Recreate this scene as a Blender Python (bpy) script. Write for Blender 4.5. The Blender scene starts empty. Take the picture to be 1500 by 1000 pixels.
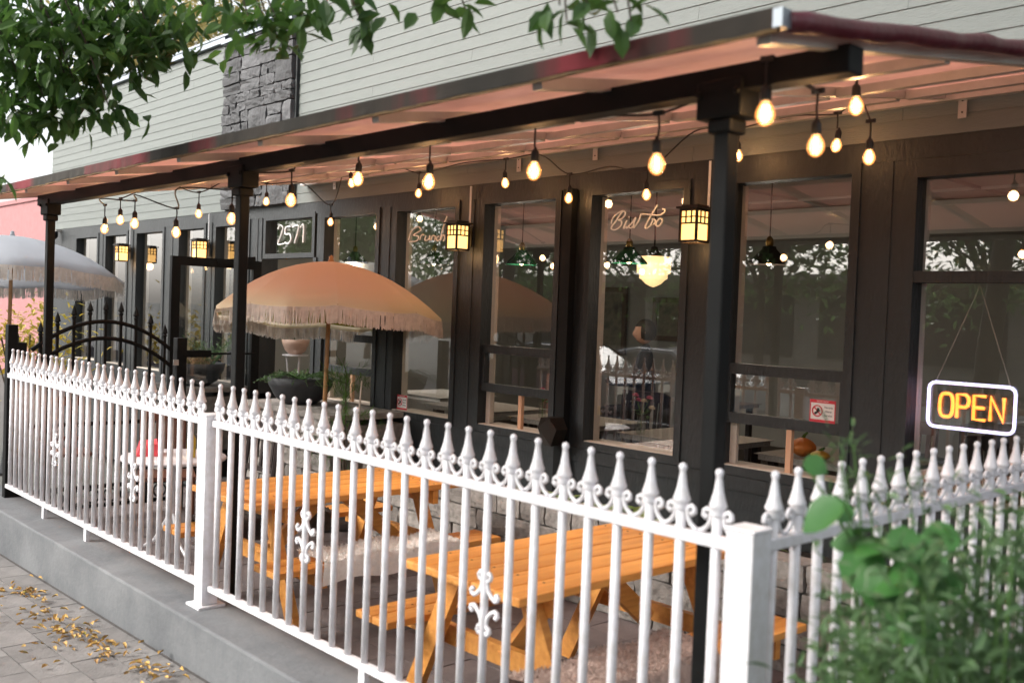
import bpy, bmesh, math, random
import numpy as np
from mathutils import Vector, Matrix, Euler
random.seed(7)
S = bpy.context.scene
COL = S.collection
# ------------------------------------------------------------------ camera
# axes: X along the facade, Y into the building, Z up; z = 0 is the top of the low fence wall
PP = (750., 500.); FPX = 1458.; CAMZ = 1.6
def _axes():
    p = np.array([-589. - PP[0], 408. - PP[1], FPX]); e = np.array([1, .037, 0.])
    n = np.cross(e, p); n /= np.linalg.norm(n)
    if n[1] > 0: n = -n
    X = -p / np.linalg.norm(p)
    return np.array([X, np.cross(n, X), n])
RM = _axes()
cam_d = bpy.data.cameras.new('camera'); cam = bpy.data.objects.new('camera', cam_d); COL.objects.link(cam)
r_, u_, b_ = RM @ [1, 0, 0], RM @ [0, -1, 0], RM @ [0, 0, -1]
cam.matrix_world = Matrix(((r_[0], u_[0], b_[0], 0), (r_[1], u_[1], b_[1], 0), (r_[2], u_[2], b_[2], CAMZ), (0, 0, 0, 1)))
cam_d.sensor_width = 36; cam_d.lens = FPX / 1500 * 36; cam_d.clip_end = 1500; cam_d.clip_start = .05
cam_d.dof.use_dof = True; cam_d.dof.focus_distance = 8.0; cam_d.dof.aperture_fstop = 2.2
S.camera = cam
# ------------------------------------------------------------------ sky, sun, exposure
w = bpy.data.worlds.new('World'); S.world = w; w.use_nodes = True
nt = w.node_tree; bg = nt.nodes['Background']
sky = nt.nodes.new('ShaderNodeTexSky'); sky.sky_type = 'NISHITA'; sky.sun_disc = False
sky.sun_elevation = math.radians(34); sky.sun_rotation = math.radians(212); sky.air_density = 1.0; sky.dust_density = 4.0; sky.ozone_density = .6
hs = nt.nodes.new('ShaderNodeHueSaturation'); hs.inputs['Saturation'].default_value = .25
nt.links.new(sky.outputs[0], hs.inputs['Color']); nt.links.new(hs.outputs[0], bg.inputs['Color'])
bg.inputs['Strength'].default_value = .15
sun_d = bpy.data.lights.new('sun', 'SUN'); sun_d.energy = 1.15; sun_d.angle = math.radians(25); sun_d.color = (1, .96, .9)
sun = bpy.data.objects.new('sun', sun_d); COL.objects.link(sun)
sun.rotation_euler = Vector((.42, .72, -.55)).to_track_quat('-Z', 'Y').to_euler()
S.view_settings.view_transform = 'Standard'; S.view_settings.look = 'None'; S.view_settings.gamma = 1
S.view_settings.exposure = 1.42

# ------------------------------------------------------------------ pixel helpers (a pixel gives a direction; the plane gives the distance)
def ray(x, y): return RM @ np.array([x - PP[0], y - PP[1], FPX])
def ony(x, y, Y): d = ray(x, y); t = Y / d[1]; return Vector((d[0] * t, Y, CAMZ + d[2] * t))
def onz(x, y, z): d = ray(x, y); t = (z - CAMZ) / d[2]; return Vector((d[0] * t, d[1] * t, z))
def atd(x, y, dep): d = ray(x, y) * (dep / FPX); return Vector((d[0], d[1], CAMZ + d[2]))
def proj(p):
    q = RM.T @ (np.array(p) - np.array([0, 0, CAMZ]))
    return (PP[0] + FPX * q[0] / q[2], PP[1] + FPX * q[1] / q[2]) if q[2] > .05 else (-9999, -9999)

# ------------------------------------------------------------------ materials
def M(name, col, rough=.6, metal=0, noise=0, nscale=8, bump=0, bscale=40, rnd=0, emit=None, estr=0, spec=.5, col2=None, stretch=None, alpha=None, trans=0, coat=0):
    m = bpy.data.materials.new(name); m.use_nodes = True; n = m.node_tree; N = n.nodes; L = n.links
    b = N['Principled BSDF']; b.inputs['Roughness'].default_value = rough; b.inputs['Metallic'].default_value = metal
    b.inputs['Specular IOR Level'].default_value = spec; b.inputs['Base Color'].default_value = (*col, 1)
    if coat: b.inputs['Coat Weight'].default_value = coat
    tc = N.new('ShaderNodeTexCoord'); mp = N.new('ShaderNodeMapping'); L.new(tc.outputs['Object'], mp.inputs[0])
    if stretch: mp.inputs['Scale'].default_value = stretch
    src = None
    if noise:
        t = N.new('ShaderNodeTexNoise'); t.inputs['Scale'].default_value = nscale; t.inputs['Detail'].default_value = 6; t.inputs['Roughness'].default_value = .65
        L.new(mp.outputs[0], t.inputs[0]); mx = N.new('ShaderNodeMix'); mx.data_type = 'RGBA'
        c2 = col2 or tuple(c * (1 - noise) for c in col)
        mx.inputs[6].default_value = (*col, 1); mx.inputs[7].default_value = (*c2, 1)
        rp = N.new('ShaderNodeValToRGB'); rp.color_ramp.elements[0].position = .35; rp.color_ramp.elements[1].position = .68
        L.new(t.outputs[0], rp.inputs[0]); L.new(rp.outputs[0], mx.inputs[0]); src = mx.outputs[2]
    if rnd:
        oi = N.new('ShaderNodeObjectInfo'); h = N.new('ShaderNodeHueSaturation'); mr = N.new('ShaderNodeMapRange')
        mr.inputs[3].default_value = 1 - rnd; mr.inputs[4].default_value = 1 + rnd; L.new(oi.outputs['Random'], mr.inputs[0]); L.new(mr.outputs[0], h.inputs['Value'])
        if src: L.new(src, h.inputs['Color'])
        else: h.inputs['Color'].default_value = (*col, 1)
        src = h.outputs[0]
    if src: L.new(src, b.inputs['Base Color'])
    if bump:
        t2 = N.new('ShaderNodeTexNoise'); t2.inputs['Scale'].default_value = bscale; t2.inputs['Detail'].default_value = 5; L.new(mp.outputs[0], t2.inputs[0])
        bp = N.new('ShaderNodeBump'); bp.inputs['Strength'].default_value = bump; bp.inputs['Distance'].default_value = .02
        L.new(t2.outputs[0], bp.inputs['Height']); L.new(bp.outputs[0], b.inputs['Normal'])
    if emit: b.inputs['Emission Color'].default_value = (*emit, 1); b.inputs['Emission Strength'].default_value = estr
    if trans:
        out = N['Material Output']; tr = N.new('ShaderNodeBsdfTranslucent'); ms = N.new('ShaderNodeMixShader'); ms.inputs[0].default_value = trans
        if src: L.new(src, tr.inputs[0])
        else: tr.inputs[0].default_value = (*col, 1)
        L.new(b.outputs[0], ms.inputs[1]); L.new(tr.outputs[0], ms.inputs[2]); L.new(ms.outputs[0], out.inputs[0])
    return m
def M_glass(name, tint=(1, 1, 1), base=.09, emit=None, estr=0):
    m = bpy.data.materials.new(name); m.use_nodes = True; n = m.node_tree; N = n.nodes; L = n.links; N.remove(N['Principled BSDF'])
    tr = N.new('ShaderNodeBsdfTransparent'); tr.inputs[0].default_value = (*tint, 1); gl = N.new('ShaderNodeBsdfGlossy'); gl.inputs['Roughness'].default_value = .01
    lw = N.new('ShaderNodeLayerWeight'); pw = N.new('ShaderNodeMath'); pw.operation = 'POWER'; pw.inputs[1].default_value = 3
    ma = N.new('ShaderNodeMath'); ma.operation = 'MULTIPLY_ADD'; ma.inputs[1].default_value = 1 - base; ma.inputs[2].default_value = base
    L.new(lw.outputs['Facing'], pw.inputs[0]); L.new(pw.outputs[0], ma.inputs[0]); ms = N.new('ShaderNodeMixShader')
    L.new(ma.outputs[0], ms.inputs[0]); L.new(tr.outputs[0], ms.inputs[1]); L.new(gl.outputs[0], ms.inputs[2]); last = ms
    if emit:
        e = N.new('ShaderNodeEmission'); e.inputs[0].default_value = (*emit, 1); e.inputs[1].default_value = estr
        ad = N.new('ShaderNodeAddShader'); L.new(ms.outputs[0], ad.inputs[0]); L.new(e.outputs[0], ad.inputs[1]); last = ad
    L.new(last.outputs[0], N['Material Output'].inputs[0]); return m
def M_ramp(name, stops, scale, rough=.8, axis_scale=None, trans=0, seedoff=0):
    m = bpy.data.materials.new(name); m.use_nodes = True; n = m.node_tree; N = n.nodes; L = n.links; b = N['Principled BSDF']; b.inputs['Roughness'].default_value = rough
    tc = N.new('ShaderNodeTexCoord'); mp = N.new('ShaderNodeMapping'); L.new(tc.outputs['Object'], mp.inputs[0])
    if axis_scale: mp.inputs['Scale'].default_value = axis_scale
    mp.inputs['Location'].default_value = (seedoff, seedoff, 0)
    t = N.new('ShaderNodeTexNoise'); t.inputs['Scale'].default_value = scale; t.inputs['Detail'].default_value = 5; L.new(mp.outputs[0], t.inputs[0])
    rp = N.new('ShaderNodeValToRGB'); e = rp.color_ramp.elements
    e[0].position, e[0].color = stops[0][0], (*stops[0][1], 1); e[1].position, e[1].color = stops[-1][0], (*stops[-1][1], 1)
    for p, c in stops[1:-1]: q = e.new(p); q.color = (*c, 1)
    L.new(t.outputs[0], rp.inputs[0]); L.new(rp.outputs[0], b.inputs['Base Color'])
    if trans:
        tr = N.new('ShaderNodeBsdfTranslucent'); L.new(rp.outputs[0], tr.inputs[0]); ms = N.new('ShaderNodeMixShader'); ms.inputs[0].default_value = trans
        L.new(b.outputs[0], ms.inputs[1]); L.new(tr.outputs[0], ms.inputs[2]); L.new(ms.outputs[0], N['Material Output'].inputs[0])
    return m
m_dark = M('charcoal_paint', (.019, .023, .025), .55, noise=.5, nscale=2.5, bump=.3, bscale=45, stretch=(1, 1, .35))
m_black = M('black_metal', (.007, .0075, .0075), .6, noise=.4, nscale=9, spec=.18)
m_white = M('white_enamel', (.76, .75, .79), .38, noise=.1, nscale=22, col2=(.62, .60, .60), bump=.08, bscale=50)
m_siding = M('sage_siding', (.145, .16, .148), .65, noise=.07, nscale=3, bump=.25, bscale=30, rnd=.035, stretch=(1, 1, 6))
m_stone = M('grey_stone', (.115, .115, .118), .9, noise=.6, nscale=5, bump=1, bscale=22, rnd=.35, col2=(.055, .055, .057))
m_mortar = M('mortar', (.08, .08, .08), .95)
m_flash = M('roof_flashing', (.25, .28, .31), .4, .6)
m_block = M('concrete_block', (.30, .275, .25), .95, noise=.4, nscale=9, bump=.9, bscale=30, rnd=.2)
m_conc = M('painted_concrete', (.165, .17, .175), .8, noise=.35, nscale=2.5, bump=.25, bscale=30, col2=(.10, .105, .112))
m_paver = M('sidewalk_paver', (.20, .188, .18), .9, noise=.3, nscale=6, bump=.35, bscale=60, rnd=.14)
m_paver2 = M('patio_paver', (.17, .14, .135), .85, noise=.3, nscale=6, bump=.35, bscale=60, rnd=.16)
m_joint = M('paver_joint', (.09, .08, .075), .95, noise=.3, nscale=20)
m_asph = M('asphalt', (.10, .10, .105), .9, noise=.3, nscale=3, bump=.3, bscale=80)
m_ground = M('far_ground', (.12, .12, .11), .95, noise=.3, nscale=.3)
m_lining = M('awning_lining', (.86, .72, .66), .45, noise=.15, nscale=4, bump=.3, bscale=6, trans=.65)
m_cover = M('red_canopy_cloth', (.64, .31, .24), .6, noise=.2, nscale=6, trans=.85)
m_red = M('red_vinyl', (.10, .009, .018), .4, noise=.3, nscale=10, bump=.3, bscale=14)
m_val = M_ramp('weathered_valance', [(.36, (.018, .015, .011)), (.5, (.03, .022, .016)), (.64, (.15, .012, .018)), (.78, (.16, .012, .02))], 2.2, .9, (1, .2, .2))
m_ochre = M('ochre_binding', (.16, .09, .03), .8, noise=.6, nscale=20)
m_alu = M('aluminium', (.55, .53, .50), .4, .5, noise=.2, nscale=6)
m_plate = M('zinc_plate', (.5, .5, .48), .35, .8)
m_wood = M('orange_stained_wood', (.78, .36, .085), .45, noise=.38, nscale=5, bump=.3, bscale=30, rnd=.2, stretch=(5, .35, 5), col2=(.56, .21, .04))
m_pole = M('umbrella_pole_wood', (.50, .27, .12), .5, noise=.2, nscale=8)
m_chair = M('brown_chair_wood', (.17, .06, .03), .45, noise=.3, nscale=6)
m_chair2 = M('dark_chair_wood', (.03, .02, .018), .45, noise=.3, nscale=6)
m_jamb = M('pale_wood_jamb', (.60, .52, .44), .6, noise=.15, nscale=6)
m_glass = M_glass('window_glass', (.95, .97, .96), .155); m_clear = M_glass('clear_glass', (.92, .95, .93), .06)
m_bulb = M_glass('amber_bulb_glass', (1, .86, .62), .08, (1, .36, .09), .3)
m_fil = M('filament', (1, .6, .3), emit=(1, .62, .30), estr=30)
m_rub = M('black_rubber', (.012, .012, .012), .55)
m_amber = M('amber_glass', (.8, .5, .2), .4, emit=(1, .55, .16), estr=1.0)
m_bronze = M('bronze', (.02, .015, .012), .5, .3)
m_conduit = M('white_conduit', (.7, .7, .7), .4)
m_neonw = M('neon_white', (1, 1, 1), emit=(.62, .58, 1), estr=1.1); m_neono = M('neon_orange', (1, .6, .2), emit=(1, .17, .015), estr=1.7)
m_letter = M('white_lettering', (.9, .9, .88), .6)
m_ceil = M('white_ceiling', (.55, .54, .51), .8, noise=.08, nscale=2)
m_inwall = M('cream_inner_wall', (.45, .45, .41), .8, noise=.1, nscale=2); m_infloor = M('inner_floor', (.08, .05, .035), .5, noise=.3, nscale=3)
m_green = M('green_enamel', (.01, .06, .03), .25); m_brass = M('brass', (.45, .30, .10), .3, 1)
m_opal = M('opal_shade', (.8, .65, .4), .4, emit=(1, .60, .26), estr=.55)
m_cloth = M('linen_cloth', (.40, .37, .33), .9, noise=.35, nscale=60)
m_pump = M('pumpkin_skin', (.75, .25, .05), .5, noise=.3, nscale=6); m_squash = M('yellow_squash', (.75, .42, .06), .5, noise=.3, nscale=6)
m_stem = M('green_stem', (.07, .16, .03), .6, noise=.3); m_pink = M('pink_petal', (.75, .22, .30), .7, trans=.2); m_cream = M('cream_petal', (.75, .68, .52), .7, trans=.2)
m_peach = None
m_grey_cl = M('grey_umbrella_cloth', (.55, .57, .61), .85, noise=.08, nscale=4, trans=.3); m_fringe = M('cream_fringe', (.80, .74, .68), .95, noise=.25, nscale=20, trans=.2)
m_bowl = M('charcoal_bowl', (.045, .048, .052), .7, noise=.3, nscale=8, bump=.2); m_soil = M('soil', (.03, .022, .015), 1, noise=.5, nscale=30, bump=1)
m_terra = M('pale_terracotta', (.62, .42, .33), .7, noise=.15)
def leafmat(n, a, b, tr=.3, rough=.45): return M_ramp(n, [(.3, a), (.5, tuple((p + q) / 2 for p, q in zip(a, b))), (.7, b)], 3.5, rough, trans=tr)
m_leaf = leafmat('street_tree_leaf', (.03, .08, .018), (.10, .20, .04), .42); m_leafy = leafmat('autumn_leaf', (.28, .24, .07), (.42, .36, .16))
m_leaff = leafmat('far_tree_leaf', (.08, .17, .05), (.17, .30, .10), .45); m_bush = leafmat('bush_leaf', (.045, .10, .035), (.11, .19, .08)); m_big = leafmat('broad_leaf', (.03, .12, .025), (.07, .20, .045)); m_host = leafmat('hosta_leaf', (.12, .26, .05), (.45, .45, .18))
m_pine = leafmat('pine_needle', (.04, .12, .02), (.12, .24, .04)); m_trail = leafmat('trailing_leaf', (.05, .11, .04), (.13, .20, .08)); m_dry = leafmat('dry_grass', (.25, .13, .05), (.42, .26, .12))
m_fall = M_ramp('fallen_leaf', [(.3, (.42, .25, .06)), (.45, (.55, .36, .10)), (.55, (.30, .15, .06)), (.7, (.36, .36, .08))], 45, .8)
m_bark = M('bark', (.10, .08, .06), .95, noise=.5, nscale=9, bump=1, bscale=20, stretch=(1, 1, .3))
m_fleece = M('white_fleece', (.9, .87, .82), 1, noise=.15, nscale=30); m_fleece2 = M('beige_fleece', (.55, .42, .36), 1, noise=.35, nscale=18); m_fleece3 = M('dark_fleece', (.12, .10, .09), 1, noise=.6, nscale=12)
m_pinkw = M('pink_painted_brick', (.36, .165, .165), .9, noise=.15, nscale=5, bump=.3, bscale=20, rnd=.06)
m_redc = M('coral_cloth', (.75, .08, .10), .8); m_yel = M('yellow_bottle', (.65, .50, .05), .3)
m_stk = M('sticker_white', (.75, .74, .72), .5); m_stkr = M('sticker_red', (.60, .03, .05), .5); m_ink = M('black_ink', (.01, .01, .01), .5)
m_skin = M('skin', (.50, .28, .20), .5); m_hair = M('dark_hair', (.02, .014, .01), .6); m_shirt = M('dark_shirt', (.03, .03, .035), .9)
m_carb = M('dark_blue_car_paint', (.015, .03, .075), .2, coat=1); m_carw = M('silver_car_paint', (.55, .56, .58), .25, coat=1); m_cglass = M('car_glass', (.015, .018, .02), .05); m_tyre = M('tyre', (.015, .015, .015), .9); m_rim = M('wheel_rim', (.5, .5, .5), .3, .8); m_lamp = M('headlamp', (.8, .8, .8), .1, emit=(1, .85, .6), estr=.2)
m_brickf = M('pale_stucco', (.50, .45, .40), .9, noise=.3, nscale=3); m_shop = M('shop_glass', (.03, .035, .04), .08); m_pict = M_ramp('painting', [(.3, (.10, .12, .08)), (.5, (.3, .28, .2)), (.7, (.08, .07, .06))], 4, .6)
m_frame = M('picture_frame_wood', (.14, .09, .05), .5)

# ------------------------------------------------------------------ mesh helpers
def link(o, parent=None, label=None, cat=None, group=None, kind=None):
    COL.objects.link(o)
    if parent: o.parent = parent
    if label: o['label'] = label
    if cat: o['category'] = cat
    if group: o['group'] = group
    if kind: o['kind'] = kind
    return o
def wloc(o):
    v = Vector((0, 0, 0))
    while o: v += o.location; o = o.parent
    return v
def thing(name, loc, label, cat, group=None):
    o = bpy.data.objects.new(name, None); o.empty_display_size = .1; o.location = loc
    return link(o, None, label, cat, group)
class MB:
    def __init__(s): s.v = []; s.f = []
    def add(s, vs, fs): k = len(s.v); s.v += [tuple(v) for v in vs]; s.f += [tuple(i + k for i in f) for f in fs]; return s
    def box(s, a, b):                       # two opposite corners
        x0, y0, z0 = (min(p, q) for p, q in zip(a, b)); x1, y1, z1 = (max(p, q) for p, q in zip(a, b))
        return s.add([(x0, y0, z0), (x1, y0, z0), (x1, y1, z0), (x0, y1, z0), (x0, y0, z1), (x1, y0, z1), (x1, y1, z1), (x0, y1, z1)],
                     [(0, 3, 2, 1), (4, 5, 6, 7), (0, 1, 5, 4), (1, 2, 6, 5), (2, 3, 7, 6), (3, 0, 4, 7)])
    def bar(s, p, q, wx, wy, up=(0, 0, 1)):  # rectangular bar from p to q
        p, q = Vector(p), Vector(q); d = (q - p).normalized(); u = Vector(up)
        if abs(d.dot(u)) > .98: u = Vector((0, 1, 0))
        r = d.cross(u).normalized(); u = r.cross(d)
        vs = [c + r * a * wx / 2 + u * b * wy / 2 for c in (p, q) for a, b in ((-1, -1), (1, -1), (1, 1), (-1, 1))]
        return s.add(vs, [(3, 2, 1, 0), (4, 5, 6, 7), (0, 1, 5, 4), (1, 2, 6, 5), (2, 3, 7, 6), (3, 0, 4, 7)])
    def tube(s, pts, r, n=6, closed=False):
        pts = [Vector(p) for p in pts]; N = len(pts); vs = []; prev = None
        for i, p in enumerate(pts):
            a = pts[(i - 1) % N] if closed or i else p; b = pts[(i + 1) % N] if closed or i < N - 1 else p
            d = (b - a); d = d.normalized() if d.length > 1e-9 else Vector((0, 0, 1))
            if prev is None: x = d.orthogonal().normalized()
            else:
                x = prev - d * prev.dot(d); x = x.normalized() if x.length > 1e-6 else d.orthogonal().normalized()
            prev = x; y = d.cross(x); rr = r[i] if isinstance(r, (list, tuple)) else r
            vs += [p + (x * math.cos(2 * math.pi * k / n) + y * math.sin(2 * math.pi * k / n)) * rr for k in range(n)]
        fs = [(i * n + k, i * n + (k + 1) % n, (i + 1) % N * n + (k + 1) % n, (i + 1) % N * n + k) for i in range(N if closed else N - 1) for k in range(n)]
        if not closed: fs += [tuple(reversed(range(n))), tuple((N - 1) * n + k for k in range(n))]
        return s.add(vs, fs)
    def lathe(s, prof, c=(0, 0, 0), n=12):  # prof: (r, z) list
        vs = [(c[0] + r * math.cos(2 * math.pi * k / n), c[1] + r * math.sin(2 * math.pi * k / n), c[2] + z) for r, z in prof for k in range(n)]
        fs = [(i * n + k, i * n + (k + 1) % n, (i + 1) * n + (k + 1) % n, (i + 1) * n + k) for i in range(len(prof) - 1) for k in range(n)]
        if prof[0][0] > 1e-4: fs.append(tuple(reversed(range(n))))
        if prof[-1][0] > 1e-4: fs.append(tuple((len(prof) - 1) * n + k for k in range(n)))
        return s.add(vs, fs)
    def leaf(s, p, d, nrm, L, W, fold=.15, droop=.15):
        p, d, nrm = Vector(p), Vector(d).normalized(), Vector(nrm); r = d.cross(nrm)
        r = r.normalized() if r.length > 1e-6 else d.orthogonal().normalized(); n = r.cross(d)
        q = lambda t, x, h: p + d * L * t + r * W * x + n * (W * h - L * droop * t * t)
        return s.add([q(0, 0, 0), q(.3, -.42, fold), q(.3, 0, 0), q(.3, .42, fold), q(.65, -.4, fold), q(.65, 0, 0), q(.65, .4, fold), q(1, 0, 0)],
                     [(0, 2, 1), (0, 3, 2), (1, 2, 5, 4), (2, 3, 6, 5), (4, 5, 7), (5, 6, 7)])
    def mesh(s, name, mat, smooth=False, off=None):
        me = bpy.data.meshes.new(name); v = s.v
        if off: v = [(a - off[0], b - off[1], c - off[2]) for a, b, c in v]
        me.from_pydata(v, [], s.f); me.update()
        for m in (mat if isinstance(mat, (list, tuple)) else [mat]): me.materials.append(m)
        if smooth: me.polygons.foreach_set('use_smooth', [True] * len(me.polygons))
        return me
    def build(s, name, mat, parent=None, smooth=False, origin=None, **kw):   # authored in world coordinates
        off = wloc(parent) if parent else Vector((0, 0, 0)); o0 = Vector(origin) if origin is not None else off
        me = s.mesh(name, mat, smooth, o0); o = bpy.data.objects.new(name, me); o.location = o0 - off
        return link(o, parent, **kw)
def B(a, b): return MB().box(a, b)
def piece(me, name, parent, loc, rot=None, scale=None):    # loc in world coordinates
    o = bpy.data.objects.new(name, me); o.location = Vector(loc) - wloc(parent)
    if rot: o.rotation_euler = rot
    if scale: o.scale = scale
    return link(o, parent)
def bevel(o, wd=.006, seg=2):
    m = o.modifiers.new('bevel', 'BEVEL'); m.width = wd; m.segments = seg; m.limit_method = 'ANGLE'; return o
def smooth_path(ctrl, n=6, closed=False):                 # Catmull-Rom
    c = [Vector(p) for p in ctrl]; out = []; N = len(c)
    for i in range(N if closed else N - 1):
        g = (lambda k: c[k % N]) if closed else (lambda k: c[max(0, min(N - 1, k))])
        a, b, d, e = g(i - 1), g(i), g(i + 1), g(i + 2)
        for k in range(n):
            t = k / n; out.append(.5 * ((2 * b) + (d - a) * t + (2 * a - 5 * b + 4 * d - e) * t * t + (3 * b - a - 3 * d + e) * t ** 3))
    if not closed: out.append(c[-1])
    return out
def rough_box(sx, sy, sz, amp, seed, cuts=2):             # roughened stone, about 48 faces
    rd = random.Random(seed); bm = bmesh.new(); bmesh.ops.create_cube(bm, size=1)
    bmesh.ops.subdivide_edges(bm, edges=bm.edges[:], cuts=cuts, use_grid_fill=True)
    for v in bm.verts:
        k = sum(abs(abs(c) - .5) < 1e-4 for c in v.co)
        v.co = Vector((v.co.x * sx, v.co.y * sy, v.co.z * sz))
        if k >= 2: v.co *= (1 - .012 * k)
        v.co += Vector((rd.uniform(-1, 1) * amp * .5, rd.uniform(-1, 1) * amp, rd.uniform(-1, 1) * amp * .5))
    me = bpy.data.meshes.new('stone'); bm.to_mesh(me); bm.free(); return me
def text_mesh(txt, size, mat):
    c = bpy.data.curves.new('txt', 'FONT'); c.body = txt; c.size = size; c.align_x = 'CENTER'; c.align_y = 'CENTER'; c.extrude = .0004
    o = bpy.data.objects.new('txt', c); COL.objects.link(o); dg = bpy.context.evaluated_depsgraph_get()
    me = bpy.data.meshes.new_from_object(o.evaluated_get(dg)); bpy.data.objects.remove(o); me.materials.clear(); me.materials.append(mat); return me

# ------------------------------------------------------------------ ground
PZ = -.24                                   # patio level
def swz(x): return -.135 + .02 * x if x < 2 else -.095   # the pavement falls gently to the left
YF = 5.2                                    # facade plane
MB().add([(-600, -600, -.75), (600, -600, -.75), (600, 600, -.75), (-600, 600, -.75)], [(0, 1, 2, 3)]).build('ground', m_ground, kind='structure')
MB().add([(-120, -11, -.62), (60, -11, -.62), (60, -2.3, -.42), (-120, -2.3, -.42)], [(0, 1, 2, 3)]).build('road', m_asph, kind='structure')
sw = MB().add([(-40, -2.3, swz(-14) - .02), (20, -2.3, -.12), (20, 2.3, -.12), (-1, 2.3, swz(-1) - .02), (-14, 2.3, swz(-14) - .02), (-40, 2.3, swz(-14) - .02), (-14, -2.3, swz(-14) - .02), (-1, -2.3, swz(-1) - .02)],
     [(0, 6, 4, 5), (6, 7, 3, 4), (7, 1, 2, 3)]).build('sidewalk', m_joint, kind='structure')
pv = B((-.147, -.097, -.02), (.147, .097, .0)).mesh('paver', m_paver)
for j in range(6):
    for i in range(34):
        x = -10.2 + i * .3 + (.15 if j % 2 else 0); y = 2.06 - j * .2
        piece(pv, 'paver', sw, (x, y - .0, swz(x) + random.uniform(-.001, .001)), (0, -.02, 0))
kerb = B((-40, -2.45, -.75), (20, -2.3, -.14)).build('kerb', m_conc, kind='structure')
pat = MB().add([(-9.5, 2.45, PZ - .02), (.8, 2.45, PZ - .02), (.8, 5.3, PZ - .02), (-9.5, 5.3, PZ - .02)], [(0, 1, 2, 3)]).build('patio', m_joint, kind='structure')
pv2 = B((-.147, -.147, -.02), (.147, .147, 0)).mesh('paver', m_paver2)
for i in range(28):
    for j in range(7):
        if i * .3 - 9.3 > -1: continue
        piece(pv2, 'paver', pat, (-9.2 + i * .3, 2.68 + j * .3, PZ + random.uniform(-.002, .002)), (0, 0, random.choice((0, math.pi / 2))))
ww = thing('low_wall', (-4, 2.3, -.35), 'low blue-grey painted concrete wall carrying the white fence', 'wall')
bevel(B((-9.2, 2.2, -.7), (-.6, 2.5, 0)).build('wall_body', m_conc, ww), .012)
# fallen leaves
mb = MB(); rd = random.Random(3)
spots = [onz(x, y, swz(-6)) for x, y in ((25, 870), (45, 875), (110, 935), (130, 945), (150, 950), (95, 925), (165, 970), (215, 990), (230, 995), (60, 905), (20, 865))]
for k in range(240):
    c = rd.choice(spots); s_ = .10 if k < 165 else .45
    x, y = c.x + rd.gauss(0, s_), c.y + rd.gauss(0, s_ * .6)
    if y > 2.17: continue
    a = rd.uniform(0, 6.28); mb.leaf((x, y, swz(x) + .006 + rd.uniform(0, .022)), (math.cos(a), math.sin(a), rd.uniform(-.2, .4)), (rd.uniform(-.5, .5), rd.uniform(-.5, .5), 1), rd.uniform(.03, .06), rd.uniform(.014, .03), .4, rd.uniform(-.4, .5))
mb.build('fallen_leaves', m_fall, kind='stuff', label='yellow and brown fallen leaves scattered over the pavement', cat='leaves')

# ------------------------------------------------------------------ restaurant building
bd = thing('restaurant_building', (-8, YF, PZ), 'restaurant with sage lap siding, stone strip and charcoal window front', 'building')
Z0, ZS, ZT, ZB = -.6, .70, 2.45, 2.615
WIN = [(-15.2, -14.38, 'f'), (-14.05, -13.32, 'f'), (-12.97, -12.16, 'f'), (-11.68, -11.01, 'f'), (-10.70, -9.95, 'f'), (-9.60, -8.57, 'd'),
       (-8.39, -7.52, 's'), (-7.20, -6.39, 'f'), (-6.02, -5.22, 's'), (-4.86, -4.05, 'f'), (-3.67, -2.87, 's'), (-2.49, -1.25, 't')]
XL, XR = -16.35, 1.5
for (a, b) in ((XL, -9.60), (-8.57, XR)): B((a, YF, Z0), (b, YF + .2, ZS - .06)).build('lower_wall', m_dark, bd)
B((XL, YF - .003, 2.50), (XR, YF + .2, ZB)).build('header', m_dark, bd)
for (a, b) in ((XL, -9.72), (-8.45, XR)):
    B((a, YF - .018, .555), (b, YF, .64)).build('trim_board', m_dark, bd); B((a, YF - .012, .60), (b, YF + .04, .642)).build('ledge', m_dark, bd)
edges = [XL] + [e for w_ in WIN for e in w_[:2]] + [XR]
for i in range(0, len(edges), 2):
    a, b = edges[i] + (.045 if i else 0), edges[i + 1] - (.045 if i + 2 < len(edges) else 0)
    B((a, YF, .642), (b, YF + .2, 2.5)).build('pier', m_dark, bd)
    c = (a + b) / 2
    if b - a < 1: B((c - .05, YF - .006, .645), (c + .05, YF, 2.497)).build('batten', m_dark, bd)
def ring(x0, x1, z0, z1, wd, y0, y1):
    return MB().box((x0 - wd, y0, z0 - wd), (x0, y1, z1 + wd)).box((x1, y0, z0 - wd), (x1 + wd, y1, z1 + wd)).box((x0, y0, z1), (x1, y1, z1 + wd)).box((x0, y0, z0 - wd), (x1, y1, z0))
def pane(x0, x1, z0, z1, par, y=YF + .06):
    t = random.uniform(-.0015, .0015)
    return MB().add([(x0, y + t, z0), (x1, y - t, z0), (x1, y - t * .5, z1), (x0, y + t, z1)], [(0, 1, 2, 3)]).build('pane', m_glass, par)
WOBJ = {}
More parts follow.
